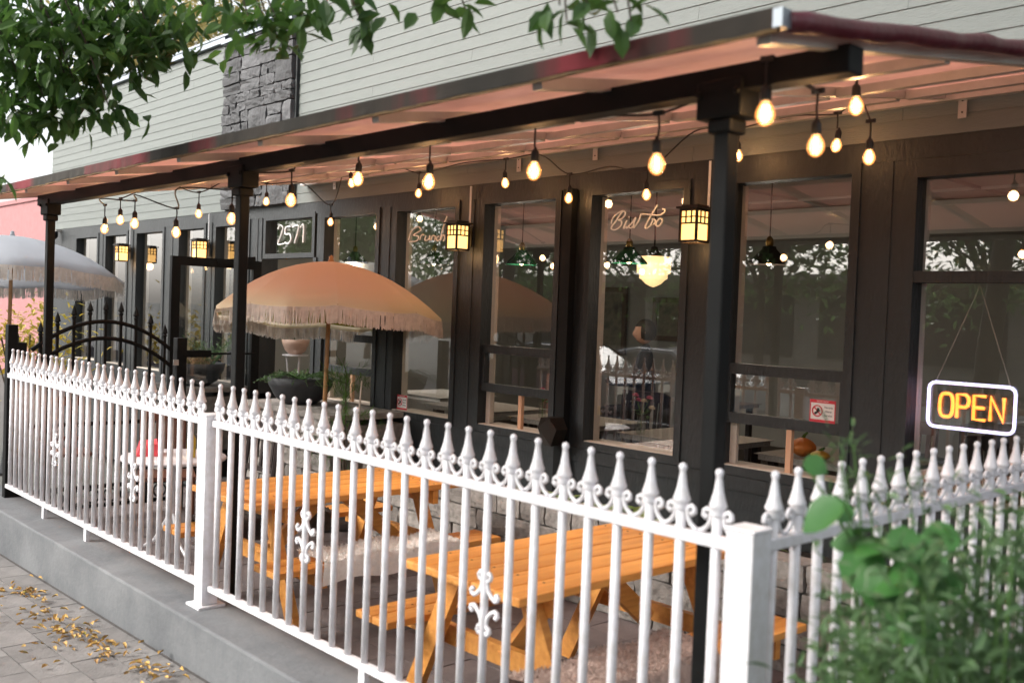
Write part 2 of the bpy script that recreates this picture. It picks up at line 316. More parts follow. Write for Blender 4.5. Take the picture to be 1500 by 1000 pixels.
for k, (x0, x1, ty) in enumerate(WIN):
    if ty == 'd': continue
    zt = ZT if ty != 't' else 2.40
    wn = ring(x0, x1, ZS, zt, .055, YF - .012, YF + .1).build('window', m_dark, bd); WOBJ[k] = wn
    jb = MB()
    for xx in ((x0 - .05, x0 - .004), (x1 + .004, x1 + .05)): jb.box((xx[0], YF + .1, ZS), (xx[1], YF + .17, zt))
    jb.box((x0 - .05, YF + .1, ZS - .05), (x1 + .05, YF + .26, ZS - .004)); jb.build('jamb', m_jamb, wn)
    B((x0, YF + .002, ZS - .006), (x1, YF + .07, ZS + .006)).build('sill', m_jamb, wn)
    if ty == 'f':
        pane(x0, x1, ZS, ZT, wn)
    elif ty == 's':
        B((x0, YF + .02, 1.27), (x1, YF + .085, 1.335)).build('meeting_rail', m_dark, wn)
        pane(x0, x1, 1.335, ZT, wn); pane(x0 + .03, x1 - .03, 1.03, 1.27, wn, YF + .04)
        sb = MB().box((x0, YF + .018, .965), (x1, YF + .07, 1.03)).box((x0, YF + .018, 1.03), (x0 + .03, YF + .07, 1.27)).box((x1 - .03, YF + .018, 1.03), (x1, YF + .07, 1.27)); sb.build('raised_sash', m_dark, wn)
        xm = x0 + (x1 - x0) * .56; B((xm - .018, YF + .03, ZS + .006), (xm + .018, YF + .06, .965)).build('prop_stick', M('prop_wood', (.62, .36, .22), .6), wn)
        B((x0 + .002, YF + .075, ZS), (x0 + .05, YF + .1, .965)).build('inner_jamb', m_jamb, wn)
    else:
        B((x0 - .05, YF - .002, 2.456), (x1 + .05, YF + .2, 2.499)).build('head_board', m_dark, wn)
        B((x0, YF - .008, 1.84), (x1, YF + .1, 1.90)).build('transom_bar', m_dark, wn); pane(x0, x1, 1.90, 2.40, wn); pane(x0, x1, ZS, 1.84, wn)
# doorway with transom and open leaf
tr = ring(-9.55, -8.62, 2.12, 2.47, .05, YF - .01, YF + .1).build('transom_window', m_dark, bd); pane(-9.55, -8.62, 2.12, 2.47, tr)
for (a, b) in ((-9.66, -9.60), (-8.57, -8.51)): B((a, YF - .02, PZ), (b, YF + .12, 2.07)).build('door_jamb', m_dark, bd)
dl = MB(); dy0, dy1, dx = 4.2, 5.18, -9.62
dl.box((dx - .025, dy0, PZ + .02), (dx + .025, dy0 + .09, 2.04)); dl.box((dx - .025, dy1 - .09, PZ + .02), (dx + .025, dy1, 2.04)); dl.box((dx - .025, dy0 + .09, 1.95), (dx + .025, dy1 - .09, 2.04)); dl.box((dx - .025, dy0 + .09, PZ + .02), (dx + .025, dy1 - .09, .06))
door = dl.build('door', m_black, bd)
MB().add([(dx, dy0 + .09, .06), (dx, dy1 - .09, .06), (dx, dy1 - .09, 1.95), (dx, dy0 + .09, 1.95)], [(0, 1, 2, 3)]).build('pane', m_glass, door)
MB().box((dx + .03, dy0 + .1, 1.03), (dx + .075, dy0 + .42, 1.10)).bar((dx + .05, dy0 + .05, 1.065), (dx + .05, dy1 - .05, 1.065), .02, .02).build('push_bar', m_black, door)
MB().bar((dx + .03, dy1 - .5, 2.0), (dx + .06, dy1 - .1, 2.06), .04, .05).build('door_closer', m_black, door)
# siding boards: each lap board is a wedge
def board(xa, xb, z, e=.1):
    return MB().add([(xa, YF - .010, z), (xb, YF - .010, z), (xb, YF, z), (xa, YF, z), (xa, YF - .004, z + e + .002), (xb, YF - .004, z + e + .002), (xb, YF, z + e + .002), (xa, YF, z + e + .002)],
                    [(0, 3, 2, 1), (4, 5, 6, 7), (0, 1, 5, 4), (1, 2, 6, 5), (2, 3, 7, 6), (3, 0, 4, 7)])
SX0, SX1 = -10.50, -8.98
B((XL, YF + .002, ZB), (SX0, YF + .25, 4.5)).build('upper_wall', m_siding, bd); B((SX1, YF + .002, ZB), (XR, YF + .25, 5.6)).build('upper_wall', m_siding, bd)
B((SX0, YF - .01, ZB), (SX1, YF + .25, 4.46)).build('stone_backing', m_mortar, bd)
for xa0, xb0, ztop in ((XL, SX0, 4.49), (SX1 + .03, XR, 5.5)):
    z = ZB; row = 0
    while z < ztop - .05:
        x = xa0; cut = xa0 + (1.3, 2.7, 3.6)[row % 3]
        while x < xb0 - .01:
            xe = min(cut, xb0)
            if xb0 - xe < .5: xe = xb0
            board(x + .001, xe - .001, z, min(.1, ztop - z)).build('siding_board', m_siding, bd, origin=((x + xe) / 2, YF, z)); x = xe; cut += 3.66
        z += .1; row += 1
B((SX1, YF - .04, ZB), (SX1 + .03, YF, 5.6)).build('corner_trim', m_dark, bd)
MB().box((XL - .05, YF - .06, 4.50), (SX0 - .01, YF + .3, 4.56)).box((XL - .05, YF - .07, 4.56), (SX1, YF + .3, 4.585)).build('roof_flashing', m_flash, bd)
MB().box((SX0 - .02, YF - .10, 4.46), (SX1, YF + .3, 4.50)).build('stone_cap', m_flash, bd)
B((XL, YF + .25, 2.62), (XL + .2, 14, 4.5)).build('side_wall', m_siding, bd); B((XL, YF + .2, Z0), (XL + .2, 14, 2.61)).build('side_wall', m_dark, bd)
B((XL, YF + .25, 4.4), (SX1, 14, 4.5)).build('roof', m_flash, bd); B((SX1, YF + .25, 5.5), (XR, 14, 5.6)).build('roof', m_flash, bd)
rd = random.Random(11); z = ZB + .005
while z < 4.44:
    h = min(rd.choice((.10, .13, .16, .24)), 4.45 - z); x = SX0 + .005
    while x < SX1 - .02:
        wd = min(rd.choice((.16, .22, .3, .42)), SX1 - .005 - x)
        if SX1 - .005 - x - wd < .1: wd = SX1 - .005 - x
        parts = [(z, h)] if h < .2 or rd.random() < .4 else [(z, h * .5), (z + h * .5, h * .5)]
        for zz, hh in parts:
            me = rough_box(wd - .008, .08, hh - .008, .012, rd.random()); me.materials.append(m_stone)
            piece(me, 'stone', bd, (x + wd / 2, YF - .03 - rd.uniform(0, .02), zz + hh / 2))
        x += wd
    z += h
# inner room
RX0, RX1, RY0, RY1 = -16.1, 1.4, YF + .26, 11.2
B((RX0, RY0 - .06, -.02), (RX1, RY1, .0)).build('room_floor', m_infloor, bd); B((RX0, RY0, 2.78), (RX1, RY1, 2.85)).build('room_ceiling', m_ceil, bd)
B((RX0, RY1, 0), (RX1, RY1 + .1, 2.78)).build('back_wall', m_inwall, bd); B((RX1, RY0, 0), (RX1 + .1, RY1, 2.78)).build('room_wall', m_inwall, bd); B((-11.0, RY0 + .3, 0), (-10.9, RY1, 2.78)).build('partition_wall', m_inwall, bd)
for x in (-8.6, -6.9, -5.2, -3.5, -1.8): B((x - .02, RY0, 2.755), (x + .02, RY1, 2.78)).build('ceiling_batten', m_ceil, bd)
for y in (6.9, 8.4, 9.9): B((RX0, y - .02, 2.752), (RX1, y + .02, 2.777)).build('ceiling_batten', m_ceil, bd)
B((RX0, 8.9, 2.45), (RX1, 9.2, 2.75)).build('ceiling_beam', m_ceil, bd)
# lettering traced on the glass
def strokes(lines, zoom, ox, oy, Y, r):
    mb = MB()
    for l in lines: mb.tube([ony(ox + x / zoom, oy + y / zoom, Y) for x, y in (lambda q: [(v.x, v.y) for v in q])(smooth_path([(x, y, 0) for x, y in l], 4))], r, 5)
    return mb
strokes([[(235, 385), (250, 330), (290, 290), (340, 262), (372, 272), (370, 302), (340, 335), (308, 350), (335, 362), (333, 398), (300, 432), (260, 446), (236, 430), (250, 398), (278, 365), (312, 310), (345, 268)],
         [(388, 350), (368, 398), (358, 430), (388, 412)], [(408, 318), (412, 322)], [(385, 432), (440, 375), (475, 325), (458, 370), (450, 410), (425, 428), (400, 410)], [(455, 425), (500, 362), (527, 285)],
         [(688, 200), (622, 308), (566, 418), (592, 426), (628, 392)], [(536, 290), (620, 296), (700, 302), (752, 276), (757, 246), (736, 240)], [(615, 408), (640, 352), (634, 342), (668, 352), (654, 392)],
         [(702, 338), (674, 378), (680, 406), (710, 402), (733, 360), (722, 336), (702, 338)]], 6.665, 860, 270, YF + .050, .0062).build('lettering', m_letter, WOBJ[9], label='white script lettering reading Bistro')
strokes([[(932, 350), (946, 308), (976, 288), (988, 304), (955, 326), (978, 332), (970, 352), (936, 357)], [(984, 348), (992, 326), (1004, 326)], [(1012, 328), (1008, 350), (1024, 346), (1030, 328), (1030, 350)],
         [(1037, 350), (1042, 330), (1055, 332), (1052, 352)], [(1072, 330), (1060, 340), (1066, 353), (1076, 346)], [(1110, 240), (1092, 290), (1078, 352), (1090, 326), (1099, 335), (1093, 354)]], 3.125, 300, 240, YF + .050, .0062).build('lettering', m_letter, WOBJ[7], label='white script lettering reading Brunch')
strokes([[(335, 298), (345, 280), (357, 292), (351, 318), (335, 367), (363, 365)], [(393, 287), (372, 290), (369, 321), (388, 321), (394, 345), (382, 366), (367, 360)], [(402, 290), (430, 285), (411, 363)], [(438, 292), (452, 279), (450, 360)]],
        3.125, 300, 240, YF + .050, .0085).build('house_number', m_letter, tr, label='white number reading 2571')
def sticker(x, z, wd, ht, par, Y):
    s_ = B((x - wd / 2, Y - .002, z - ht / 2), (x + wd / 2, Y, z + ht / 2)).build('sticker', m_stk, par, label='red and white alarm sticker')
    MB().box((x - wd / 2, Y - .004, z + ht * .36), (x + wd / 2, Y - .0025, z + ht / 2)).box((x - wd / 2, Y - .004, z - ht / 2), (x + wd / 2, Y - .0025, z - ht * .38)).box((x - wd / 2, Y - .0035, z - ht * .38), (x - wd * .46, Y - .0025, z + ht * .36)).box((x + wd * .46, Y - .0035, z - ht * .38), (x + wd / 2, Y - .0025, z + ht * .36)).build('border', m_stkr, s_)
    mb = MB(); cx, cz, r = x - wd * .2, z, ht * .24
    mb.tube([(cx + r * math.cos(a * .4), Y - .003, cz + r * math.sin(a * .4)) for a in range(16)], .004, 4, True); mb.bar((cx - r * .7, Y - .003, cz + r * .7), (cx + r * .7, Y - .003, cz - r * .7), .003, .006); mb.build('emblem', m_stkr, s_)
    MB().tube([(cx - r * .5, Y - .003, cz - r * .5), (cx, Y - .003, cz - .2 * r), (cx + r * .2, Y - .003, cz + r * .5)], .007, 5).tube([(cx - .1 * r, Y - .003, cz + .2 * r), (cx + r * .5, Y - .003, cz)], .005, 5).build('figure', m_ink, s_)
    for t, dz, sc, mm, xx in (('PROTECTED BY', .43, .085, m_stk, x), ('Victoria', .18, .13, m_ink, x + wd * .23), ('Alarm', .0, .13, m_ink, x + wd * .23), ('Service', -.18, .13, m_ink, x + wd * .23)):
        piece(text_mesh(t, ht * sc, mm), 'lettering', s_, (xx, Y - .0045, z + dz * ht), (math.pi / 2, 0, 0))
sticker(-3.01, 1.095, .165, .13, WOBJ[10], YF + .035); sticker(-7.12, .77, .15, .13, WOBJ[7], YF + .055)

# ------------------------------------------------------------------ awning
aw = thing('awning', (-5, 2.6, PZ), 'long sloping awning with pale lining, weathered red edge and black posts', 'awning')
AX0, AX1, AY0, AY1 = -8.75, -1.43, 2.2, 5.17
az = lambda y: 2.372 + (y - AY0) * (2.845 - 2.372) / (AY1 - AY0)
RAF = [-8.45, -7.57, -6.72, -5.90, -5.05, -4.18, -3.26, -2.35, -1.5]
mb = MB(); NX, NY = 66, 10
for j in range(NY + 1):
    for i in range(NX + 1):
        x = AX0 + (AX1 - AX0) * i / NX; y = AY0 + (AY1 - AY0) * j / NY
        g = min(abs(x - r) for r in RAF); sag = -.018 * min(1, g / .4) * math.sin(math.pi * (j / NY)) + random.uniform(-.002, .002)
        mb.v.append((x, y, az(y) + sag))
mb.f = [(j * (NX + 1) + i, j * (NX + 1) + i + 1, (j + 1) * (NX + 1) + i + 1, (j + 1) * (NX + 1) + i) for j in range(NY) for i in range(NX)]
mb.build('canopy_lining', m_lining, aw, True)
mt = MB(); mt.v = [(a, b, c + .012) for a, b, c in mb.v]; mt.f = list(mb.f); mt.build('canopy_cover', m_cover, aw, True)
# front valance: hanging weathered strip, slightly wavy
def strip(z0, z1, y, t, mat, name, wav):
    m_ = MB(); n = 120; rd = random.Random(5)
    for i in range(n + 1):
        x = AX0 + (AX1 - AX0) * i / n; wv = rd.uniform(-wav, wav)
        m_.v += [(x, y + wv, z0 + rd.uniform(-wav, wav)), (x, y + wv * .3, z1), (x, y + t + wv * .3, z1), (x, y + t + wv, z0)]
    m_.f = [(i * 4 + a, i * 4 + 4 + a, i * 4 + 4 + (a + 1) % 4, i * 4 + (a + 1) % 4) for i in range(n) for a in range(4)]
    return m_.build(name, mat, aw, False)
strip(2.340, 2.394, AY0 - .02, .018, m_val, 'valance', .004); strip(2.331, 2.341, AY0 - .018, .012, m_ochre, 'edge_binding', .003)
n = 40; pts = [(AX1 + .012 + .004 * math.sin(i * 1.7), AY0 + .02 + (AY1 - AY0 - .05) * i / n, az(AY0 + (AY1 - AY0) * i / n) - .012 + .003 * math.sin(i * .9)) for i in range(n + 1)]
MB().tube(pts, [.027 + .002 * math.sin(i * 1.3) + random.uniform(-.001, .001) for i in range(n + 1)], 12).build('rolled_edge', m_red, aw, True)
MB().box((AX1 - .012, AY0 - .021, 2.342), (AX1 + .016, AY0 + .02, 2.390)).build('corner_cap', m_flash, aw)
bevel(B((-8.4, 2.56, 2.305), (-1.44, 2.64, 2.385)).build('beam', m_black, aw), .004)
PX = (-8.2, -5.05, -1.87)
for x in PX:
    bevel(B((x - .029, 2.571, PZ), (x + .029, 2.629, 2.22)).build('post', m_black, aw), .006)
    pc = MB().box((x - .085, 2.548, 2.225), (x + .085, 2.652, 2.345)).box((x - .045, 2.556, 2.18), (x + .045, 2.644, 2.225)).build('post_cap', m_black, aw); bevel(pc, .008)
    for dx_ in (-.07, .07): MB().lathe([(.0, .012), (.010, .010), (.012, 0)], (0, 0, 0), 8).build('bolt', m_black, pc)
    for o in pc.children: pass
    for i, o in enumerate(pc.children): o.location = Vector((x + (-.07, .07)[i], 2.546, 2.30)) - wloc(aw); o.rotation_euler = (math.pi / 2, 0, 0); o.data.transform(Matrix.Identity(4))
    B((x - .07, 2.53, PZ), (x + .07, 2.67, PZ + .012)).build('base_plate', m_black, aw)
# fix bolt meshes: authored at the origin
for o in list(aw.children):
    if o.name.startswith('post_cap'):
        for b_o in o.children:
            off = wloc(o)
            for v in b_o.data.vertices: v.co += off
for x in RAF:
    B((x - .025, 2.57, 2.386), (x + .025, 2.63, az(2.6) - .05)).build('rafter_stub', m_black, aw)
    MB().bar((x, AY0 + .03, az(AY0) - .032), (x, AY1, az(AY1) - .032), .045, .04).build('rafter', m_alu, aw)
for y in (3.35, 4.05, 4.7):
    for a, b in zip(RAF[:-1], RAF[1:]): B((a + .024, y - .02, az(y) - .062), (b - .024, y + .02, az(y) - .024)).build('purlin', m_alu, aw)
B((AX0, 5.12, 2.775), (AX1, 5.165, 2.815)).build('ledger', m_alu, aw)
for px_, py_ in ((1410, 156), (872, 222), (760, 240), (490, 268)):
    p = ony(px_, py_, YF - .035); q = MB().box((p.x - .022, YF - .036, p.z - .06), (p.x + .022, YF - .030, p.z + .06)).build('wall_bracket', m_plate, aw)
    for dz in (-.03, .03): MB().lathe([(0, .004), (.007, .003), (.008, 0)], (0, 0, 0), 8).mesh('s', m_black)
    MB().box((p.x - .004, YF - .039, p.z - .034), (p.x + .004, YF - .0362, p.z - .026)).box((p.x - .004, YF - .039, p.z + .026), (p.x + .004, YF - .0362, p.z + .034)).build('screw', m_black, q)

# ------------------------------------------------------------------ string lights
bulb_me = MB().lathe([(.013, .038), (.016, .030), (.024, .018), (.030, .0), (.029, -.014), (.022, -.028), (.011, -.037), (0.0001, -.040)], n=14).mesh('bulb', m_bulb, True)
fil_me = MB().tube([(-.006, 0, .022), (-.009, 0, -.018), (-.003, 0, .02), (.003, 0, -.018), (.009, 0, .02), (.006, 0, -.02)], .0022, 4).mesh('filament', m_fil)
sock_me = MB().lathe([(.004, .095), (.007, .085), (.014, .078), (.017, .07), (.0175, .04), (.015, .034)], n=12).mesh('socket', m_rub, True)
def string_lights(name, label, nodes, hooks):
    root = thing(name, nodes[0], label, 'string lights', 'string lights under the awning'); cab = []
    for i, p in enumerate(nodes):
        p = Vector(p); top = p + Vector((0, 0, .165 + random.uniform(-.01, .015)))
        s_ = piece(sock_me, 'socket', root, p, (random.uniform(-.1, .1), random.uniform(-.1, .1), random.uniform(0, 3))); s_.name = 'socket'
        b_o = bpy.data.objects.new('bulb', bulb_me); link(b_o, s_); f_o = bpy.data.objects.new('filament', fil_me); link(f_o, s_)
        ld = bpy.data.lights.new('bulb_light', 'POINT'); ld.energy = random.uniform(.45, .75); ld.color = (1, .66, .40); ld.shadow_soft_size = .03
        lo = bpy.data.objects.new('bulb_light', ld); link(lo, s_)
        MB().tube([p + Vector((0, 0, .09)), p + Vector((random.uniform(-.006, .006), 0, .125)), top], .0045, 5).build('drop_wire', m_rub, root)
        MB().bar(top + Vector((-.022, 0, .002)), top + Vector((.022, 0, .002)), .014, .016).build('connector', m_rub, root)
        cab.append(top)
        if i < len(nodes) - 1:
            h = hooks(i, top, Vector(nodes[i + 1]) + Vector((0, 0, .165)))
            cab += h
    MB().tube(smooth_path(cab, 7), .005, 6).build('cable', m_rub, root, True)
    return root
def near_hook(i, a, b):
    m_ = (a + b) / 2; zz = 2.30 if (b - a).length > .35 else max(a.z, b.z) + .01
    return [Vector((m_.x, 2.68, max(zz, m_.z + .015)))]
def far_hook(i, a, b): m_ = (a + b) / 2; return [Vector((m_.x, m_.y + .03, max(a.z, b.z) + (.05 if (b - a).length > .5 else .0) - .02))]
nearN = [ony(x, y, Y) for x, y, Y in ((153, 335, 2.85), (197, 327, 2.78), (258, 340, 2.85), (339, 320, 2.85), (426, 293, 2.8), (524, 262, 2.9), (628, 266, 2.8), (782, 250, 2.75), (962, 240, 2.68), (1121, 166, 2.56), (1195, 213, 3.0), (1254, 155, 3.6))]
farN = [ony(x, y, Y) for x, y, Y in ((1273, 230, 4.4), (1225, 213, 4.95), (1081, 228, 5.0), (947, 285, 5.05), (833, 290, 5.05), (740, 268, 4.9), (613, 283, 5.0), (515, 268, 4.5), (484, 325, 5.0), (390, 295, 4.4), (291, 313, 3.7), (176, 322, 2.98))]
string_lights('string_lights', 'black cable of warm glowing bulbs strung along the front awning beam', nearN, near_hook)
string_lights('string_lights', 'black cable of warm glowing bulbs strung under the awning along the wall', farN, far_hook)
for o in S.objects:
    if o.name.startswith('string_lights'): o.pop('group', None) if 'group' in o else None

# ------------------------------------------------------------------ wall lanterns
def lantern(x, z, label):
    y = 5.07; r = thing('wall_lantern', (x, y, z), label, 'lantern', 'wall lanterns between the windows'); h, a = .105, .062
    for sx, sy in ((1, 0), (-1, 0), (0, 1), (0, -1)):
        c = Vector((x + sx * (a - .006), y + sy * (a - .006), z)); t = Vector((abs(sy), abs(sx), 0)) * (a - .004)
        MB().box(c - t - Vector((abs(sx) * .002, abs(sy) * .002, h - .012)), c + t + Vector((abs(sx) * .002, abs(sy) * .002, h - .012))).build('glass_panel', m_amber, r)
    f = MB()
    for sx in (-1, 1):
        for sy in (-1, 1): f.box((x + sx * a - .007, y + sy * a - .007, z - h), (x + sx * a + .007, y + sy * a + .007, z + h))
    for s_ in (-1, 1):
        for zz, hh in ((h - .008, .008), (h - .052, .0035), (h - .092, .005), (-h + .006, .008)):
            f.box((x - a, y + s_ * a - .004, z + zz - hh), (x + a, y + s_ * a + .004, z + zz + hh)); f.box((x + s_ * a - .004, y - a, z + zz - hh), (x + s_ * a + .004, y + a, z + zz + hh))
        for o in (-.021, .021): f.box((x + o - .004, y + s_ * a - .0035, z + h - .092), (x + o + .004, y + s_ * a + .0035, z + h)); f.box((x + s_ * a - .0035, y + o - .004, z + h - .092), (x + s_ * a + .0035, y + o + .004, z + h))
    f.build('frame', m_bronze, r)
    MB().box((x - .085, y - .085, z + h), (x + .085, y + .085, z + h + .012)).box((x - .06, y - .06, z + h + .012), (x + .06, y + .06, z + h + .024)).build('roof', m_bronze, r)
    MB().box((x - .05, YF - .03, z - .07), (x + .05, YF - .022, z + .09)).box((x - .012, y + a, z + .03), (x + .012, YF - .03, z + .06)).build('wall_plate', m_bronze, r)
    MB().tube([(x + .03, YF - .034, z + .09), (x + .03, YF - .034, 2.60)], .008, 8).build('conduit', m_conduit, r)
    ld = bpy.data.lights.new('lantern_light', 'POINT'); ld.energy = .5; ld.color = (1, .58, .25); ld.shadow_soft_size = .05; lo = bpy.data.objects.new('lantern_light', ld); lo.location = (0, -.0, -.15); link(lo, r)
for x, lab in ((-13.16, 'amber glass box lantern on the far end of the window front'), (-10.86, 'amber glass box lantern beside the open glass door'), (-6.20, 'amber glass box lantern between the Brunch window and its neighbour'), (-3.86, 'amber glass box lantern beside the Bistro window')):
    lantern(x, 2.185, lab)
for o in S.objects:
    if o.name.startswith('wall_lantern'): del o['group']

# ------------------------------------------------------------------ open sign
sg = thing('open_sign', (-2.22, 5.34, 1.06), 'lit neon OPEN sign in white rounded frame hanging in window', 'sign')
sx0, sx1, sz0, sz1, sy = -2.44, -1.99, 1.07, 1.31, 5.34; r = .035; pts = []
for cx, cz, a0 in ((sx1 - r, sz1 - r, 0), (sx0 + r, sz1 - r, 90), (sx0 + r, sz0 + r, 180), (sx1 - r, sz0 + r, 270)): pts += [(cx + r * math.cos(math.radians(a0 + t)), sy, cz + r * math.sin(math.radians(a0 + t))) for t in (0, 30, 60, 90)]
MB().tube(pts, .0085, 8, True).build('neon_frame', m_neonw, sg, True)
MB().box((sx0 - .004, sy + .012, sz0 - .004), (sx1 + .004, sy + .016, sz1 + .004)).build('backing_plate', m_clear, sg)
def lett(lines, x0, wd):
    mb = MB()
    for l, cl in lines: mb.tube([(x0 + u * wd, sy, 1.128 + v * .125) for u, v in l], .0092, 6, cl)
    mb.build('neon_letter', m_neono, sg, True)
ov = [(.5 + .5 * math.copysign(abs(math.cos(t)) ** .6, math.cos(t)), .5 + .5 * math.copysign(abs(math.sin(t)) ** .7, math.sin(t))) for t in [k * math.pi / 9 for k in range(18)]]
lett([(ov, True)], -2.378, .07)
lett([([(0, 0), (0, 1), (.7, 1), (.95, .88), (1, .72), (.9, .55), (.7, .47), (.08, .47)], False)], -2.285, .062)
lett([([(1, 1), (0, 1), (0, 0), (1, 0)], False), ([(0, .5), (.9, .5)], False)], -2.198, .06); lett([([(0, 0), (0, 1), (1, 0), (1, 1)], False)], -2.112, .066)
for px_ in (sx0 + .03, sx1 - .03): MB().tube([(px_, sy + .01, sz1), (-2.2, sy + .01, 1.83)], .0018, 4).build('cord', m_jamb, sg)

# ------------------------------------------------------------------ fence
pk_me = MB().lathe([(.0155, .10), (.0155, 1.05)], n=10).mesh('picket', m_white, True)
fin_me = MB().lathe([(.017, 1.035), (.021, 1.04), (.017, 1.05), (.020, 1.056), (.026, 1.064), (.026, 1.070), (.022, 1.080), (.015, 1.105), (.010, 1.14), (.0085, 1.150), (.011, 1.156), (.0125, 1.163), (.010, 1.171), (.0005, 1.176)], n=12).mesh('finial', m_white, True)
def scroll_pts(s): return [(s * a, 0, b) for a, b in ((.063, .985), (.050, .990), (.036, 1.000), (.027, 1.014), (.022, 1.032), (.026, 1.048), (.037, 1.054), (.047, 1.047), (.048, 1.034), (.040, 1.028), (.036, 1.035))]
scr_me = MB().tube(scroll_pts(1), [.007] * 8 + [.0085] * 3, 6).tube(scroll_pts(-1), [.007] * 8 + [.0085] * 3, 6).mesh('scroll', m_white, True)
def ornament_mesh():
    mb = MB()
    for sx in (-1, 1):
        for sz in (-1, 1):
            mb.tube([(sx * a, 0, sz * b) for a, b in ((.012, .105), (.026, .112), (.034, .100), (.028, .088), (.016, .084), (.014, .066), (.022, .046), (.040, .028), (.058, .018), (.070, .022), (.076, .034), (.068, .042), (.060, .036))], .009, 6)
    return mb.mesh('ornament', m_white, True)
orn_me = ornament_mesh()
def fence_run(root, p0, p1, n, ang, orn=()):
    d = (p1 - p0)
    for i in range(n):
        p = p0 + d * ((i + .5) / n); lean = (random.uniform(-.004, .004), random.uniform(-.004, .004), ang)
        o = piece(pk_me, 'picket', root, (p.x, p.y, 0), lean); f = bpy.data.objects.new('finial', fin_me); link(f, o); c = bpy.data.objects.new('scroll', scr_me); link(c, o)
    nrm = Vector((-d.y, d.x, 0)).normalized() * .02
    for z, hh in ((.965, .017), (.10, .015)): bevel(MB().bar((p0.x, p0.y, z), (p1.x, p1.y, z), .038, hh * 2).build('rail', m_white, root), .004)
    for t, z in orn: q = p0 + d * ((math.floor(t * n) + .5) / n); piece(orn_me, 'ornament', root, (q.x, q.y, z), (0, 0, ang))
def fpost(root, x, y, h, w_=.092):
    b = MB().box((x - w_ / 2, y - w_ / 2, .012), (x + w_ / 2, y + w_ / 2, h)).box((x - w_ / 2 - .004, y - w_ / 2 - .004, h), (x + w_ / 2 + .004, y + w_ / 2 + .004, h + .012)).build('post', m_white, root); bevel(b, .005)
    B((x - .075, y - .075, 0), (x + .075, y + .075, .012)).build('foot_plate', m_white, b)
FY = 2.375
fe = thing('white_fence', (-4.9, FY, 0), 'white metal picket fence with spear finials along the pavement wall', 'fence')
fence_run(fe, Vector((-8.36, FY, 0)), Vector((-4.94, FY, 0)), 27, 0, [((ony(a, b, FY).x + 8.36) / 3.42, z) for a, b, z in ((82, 655, .52), (190, 700, .50))])
fence_run(fe, Vector((-4.85, FY, 0)), Vector((-1.625, FY, 0)), 26, 0, [((ony(a, b, FY).x + 4.85) / 3.225, z) for a, b, z in ((437, 785, .55), (718, 882, .545))])
fpost(fe, -4.895, FY, 1.0); fpost(fe, -1.575, FY, 1.015)
for a, b in ((65, 745), (127, 775), (533, 975), (880, 1000)):
    p = ony(a, b, FY); B((p.x - .022, FY - .012, 0), (p.x + .022, FY + .012, .085)).build('support_leg', m_white, fe)
fs = thing('white_fence', (-1.575, 3.7, 0), 'white metal picket fence running from corner post to the building', 'fence')
fence_run(fs, Vector((-1.575, 2.43, 0)), Vector((-1.575, 5.08, 0)), 21, math.pi / 2)
MB().box((-1.6, 2.5, PZ - .1), (-1.55, 5.1, -.02)).build('kerb_edge', m_conc, fs)

# ------------------------------------------------------------------ black arched gate
gt = thing('black_gate', (-8.42, 3.05, PZ), 'black iron gate with arched top and arrow finials beside white fence', 'gate'); GX = -8.42; g0, g1 = 2.55, 3.70
arch = lambda t, k: 1.14 + k + .24 * (1 - (2 * t - 1) ** 2)
sp_me = MB().lathe([(.012, -.03), (.02, 0), (.012, .01), (.026, .02), (.018, .05), (.0005, .10)], n=6).mesh('finial', m_black)
for i in range(9):
    t = (i + .5) / 9; y = g0 + (g1 - g0) * t; zt = arch(t, .1)
    b = B((GX - .011, y - .011, PZ + .08), (GX + .011, y + .011, zt)).build('picket', m_black, gt)
    f = bpy.data.objects.new('finial', sp_me); f.location = Vector((GX, y, zt)) - wloc(gt); link(f, b)
for k in (-.12, .02): MB().tube([(GX, g0 + (g1 - g0) * t / 16, arch(t / 16, k)) for t in range(17)], .018, 6).build('arch_rail', m_black, gt)
for z in (.02, -.14, .55): MB().bar((GX, g0, z), (GX, g1, z), .03, .03).build('rail', m_black, gt)
for i in range(8):
    y = g0 + (g1 - g0) * (i + .5) / 8; MB().tube([(GX, y + .055 * math.cos(a * math.pi / 8), -.06 + .055 * math.sin(a * math.pi / 8)) for a in range(16)], .008, 5, True).build('ring', m_black, gt)
for y, z, wd in ((2.47, 1.22, .07), (2.40, 1.36, .075), (3.78, 1.27, .09)):
    bevel(B((GX - wd / 2, y - wd / 2, PZ), (GX + wd / 2, y + wd / 2, z)).build('gate_post', m_black, gt), .005)
for z in (1.03, .2): MB().box((GX + .04, 3.70, z), (GX + .055, 3.745, z + .05)).build('hinge', m_alu, gt)

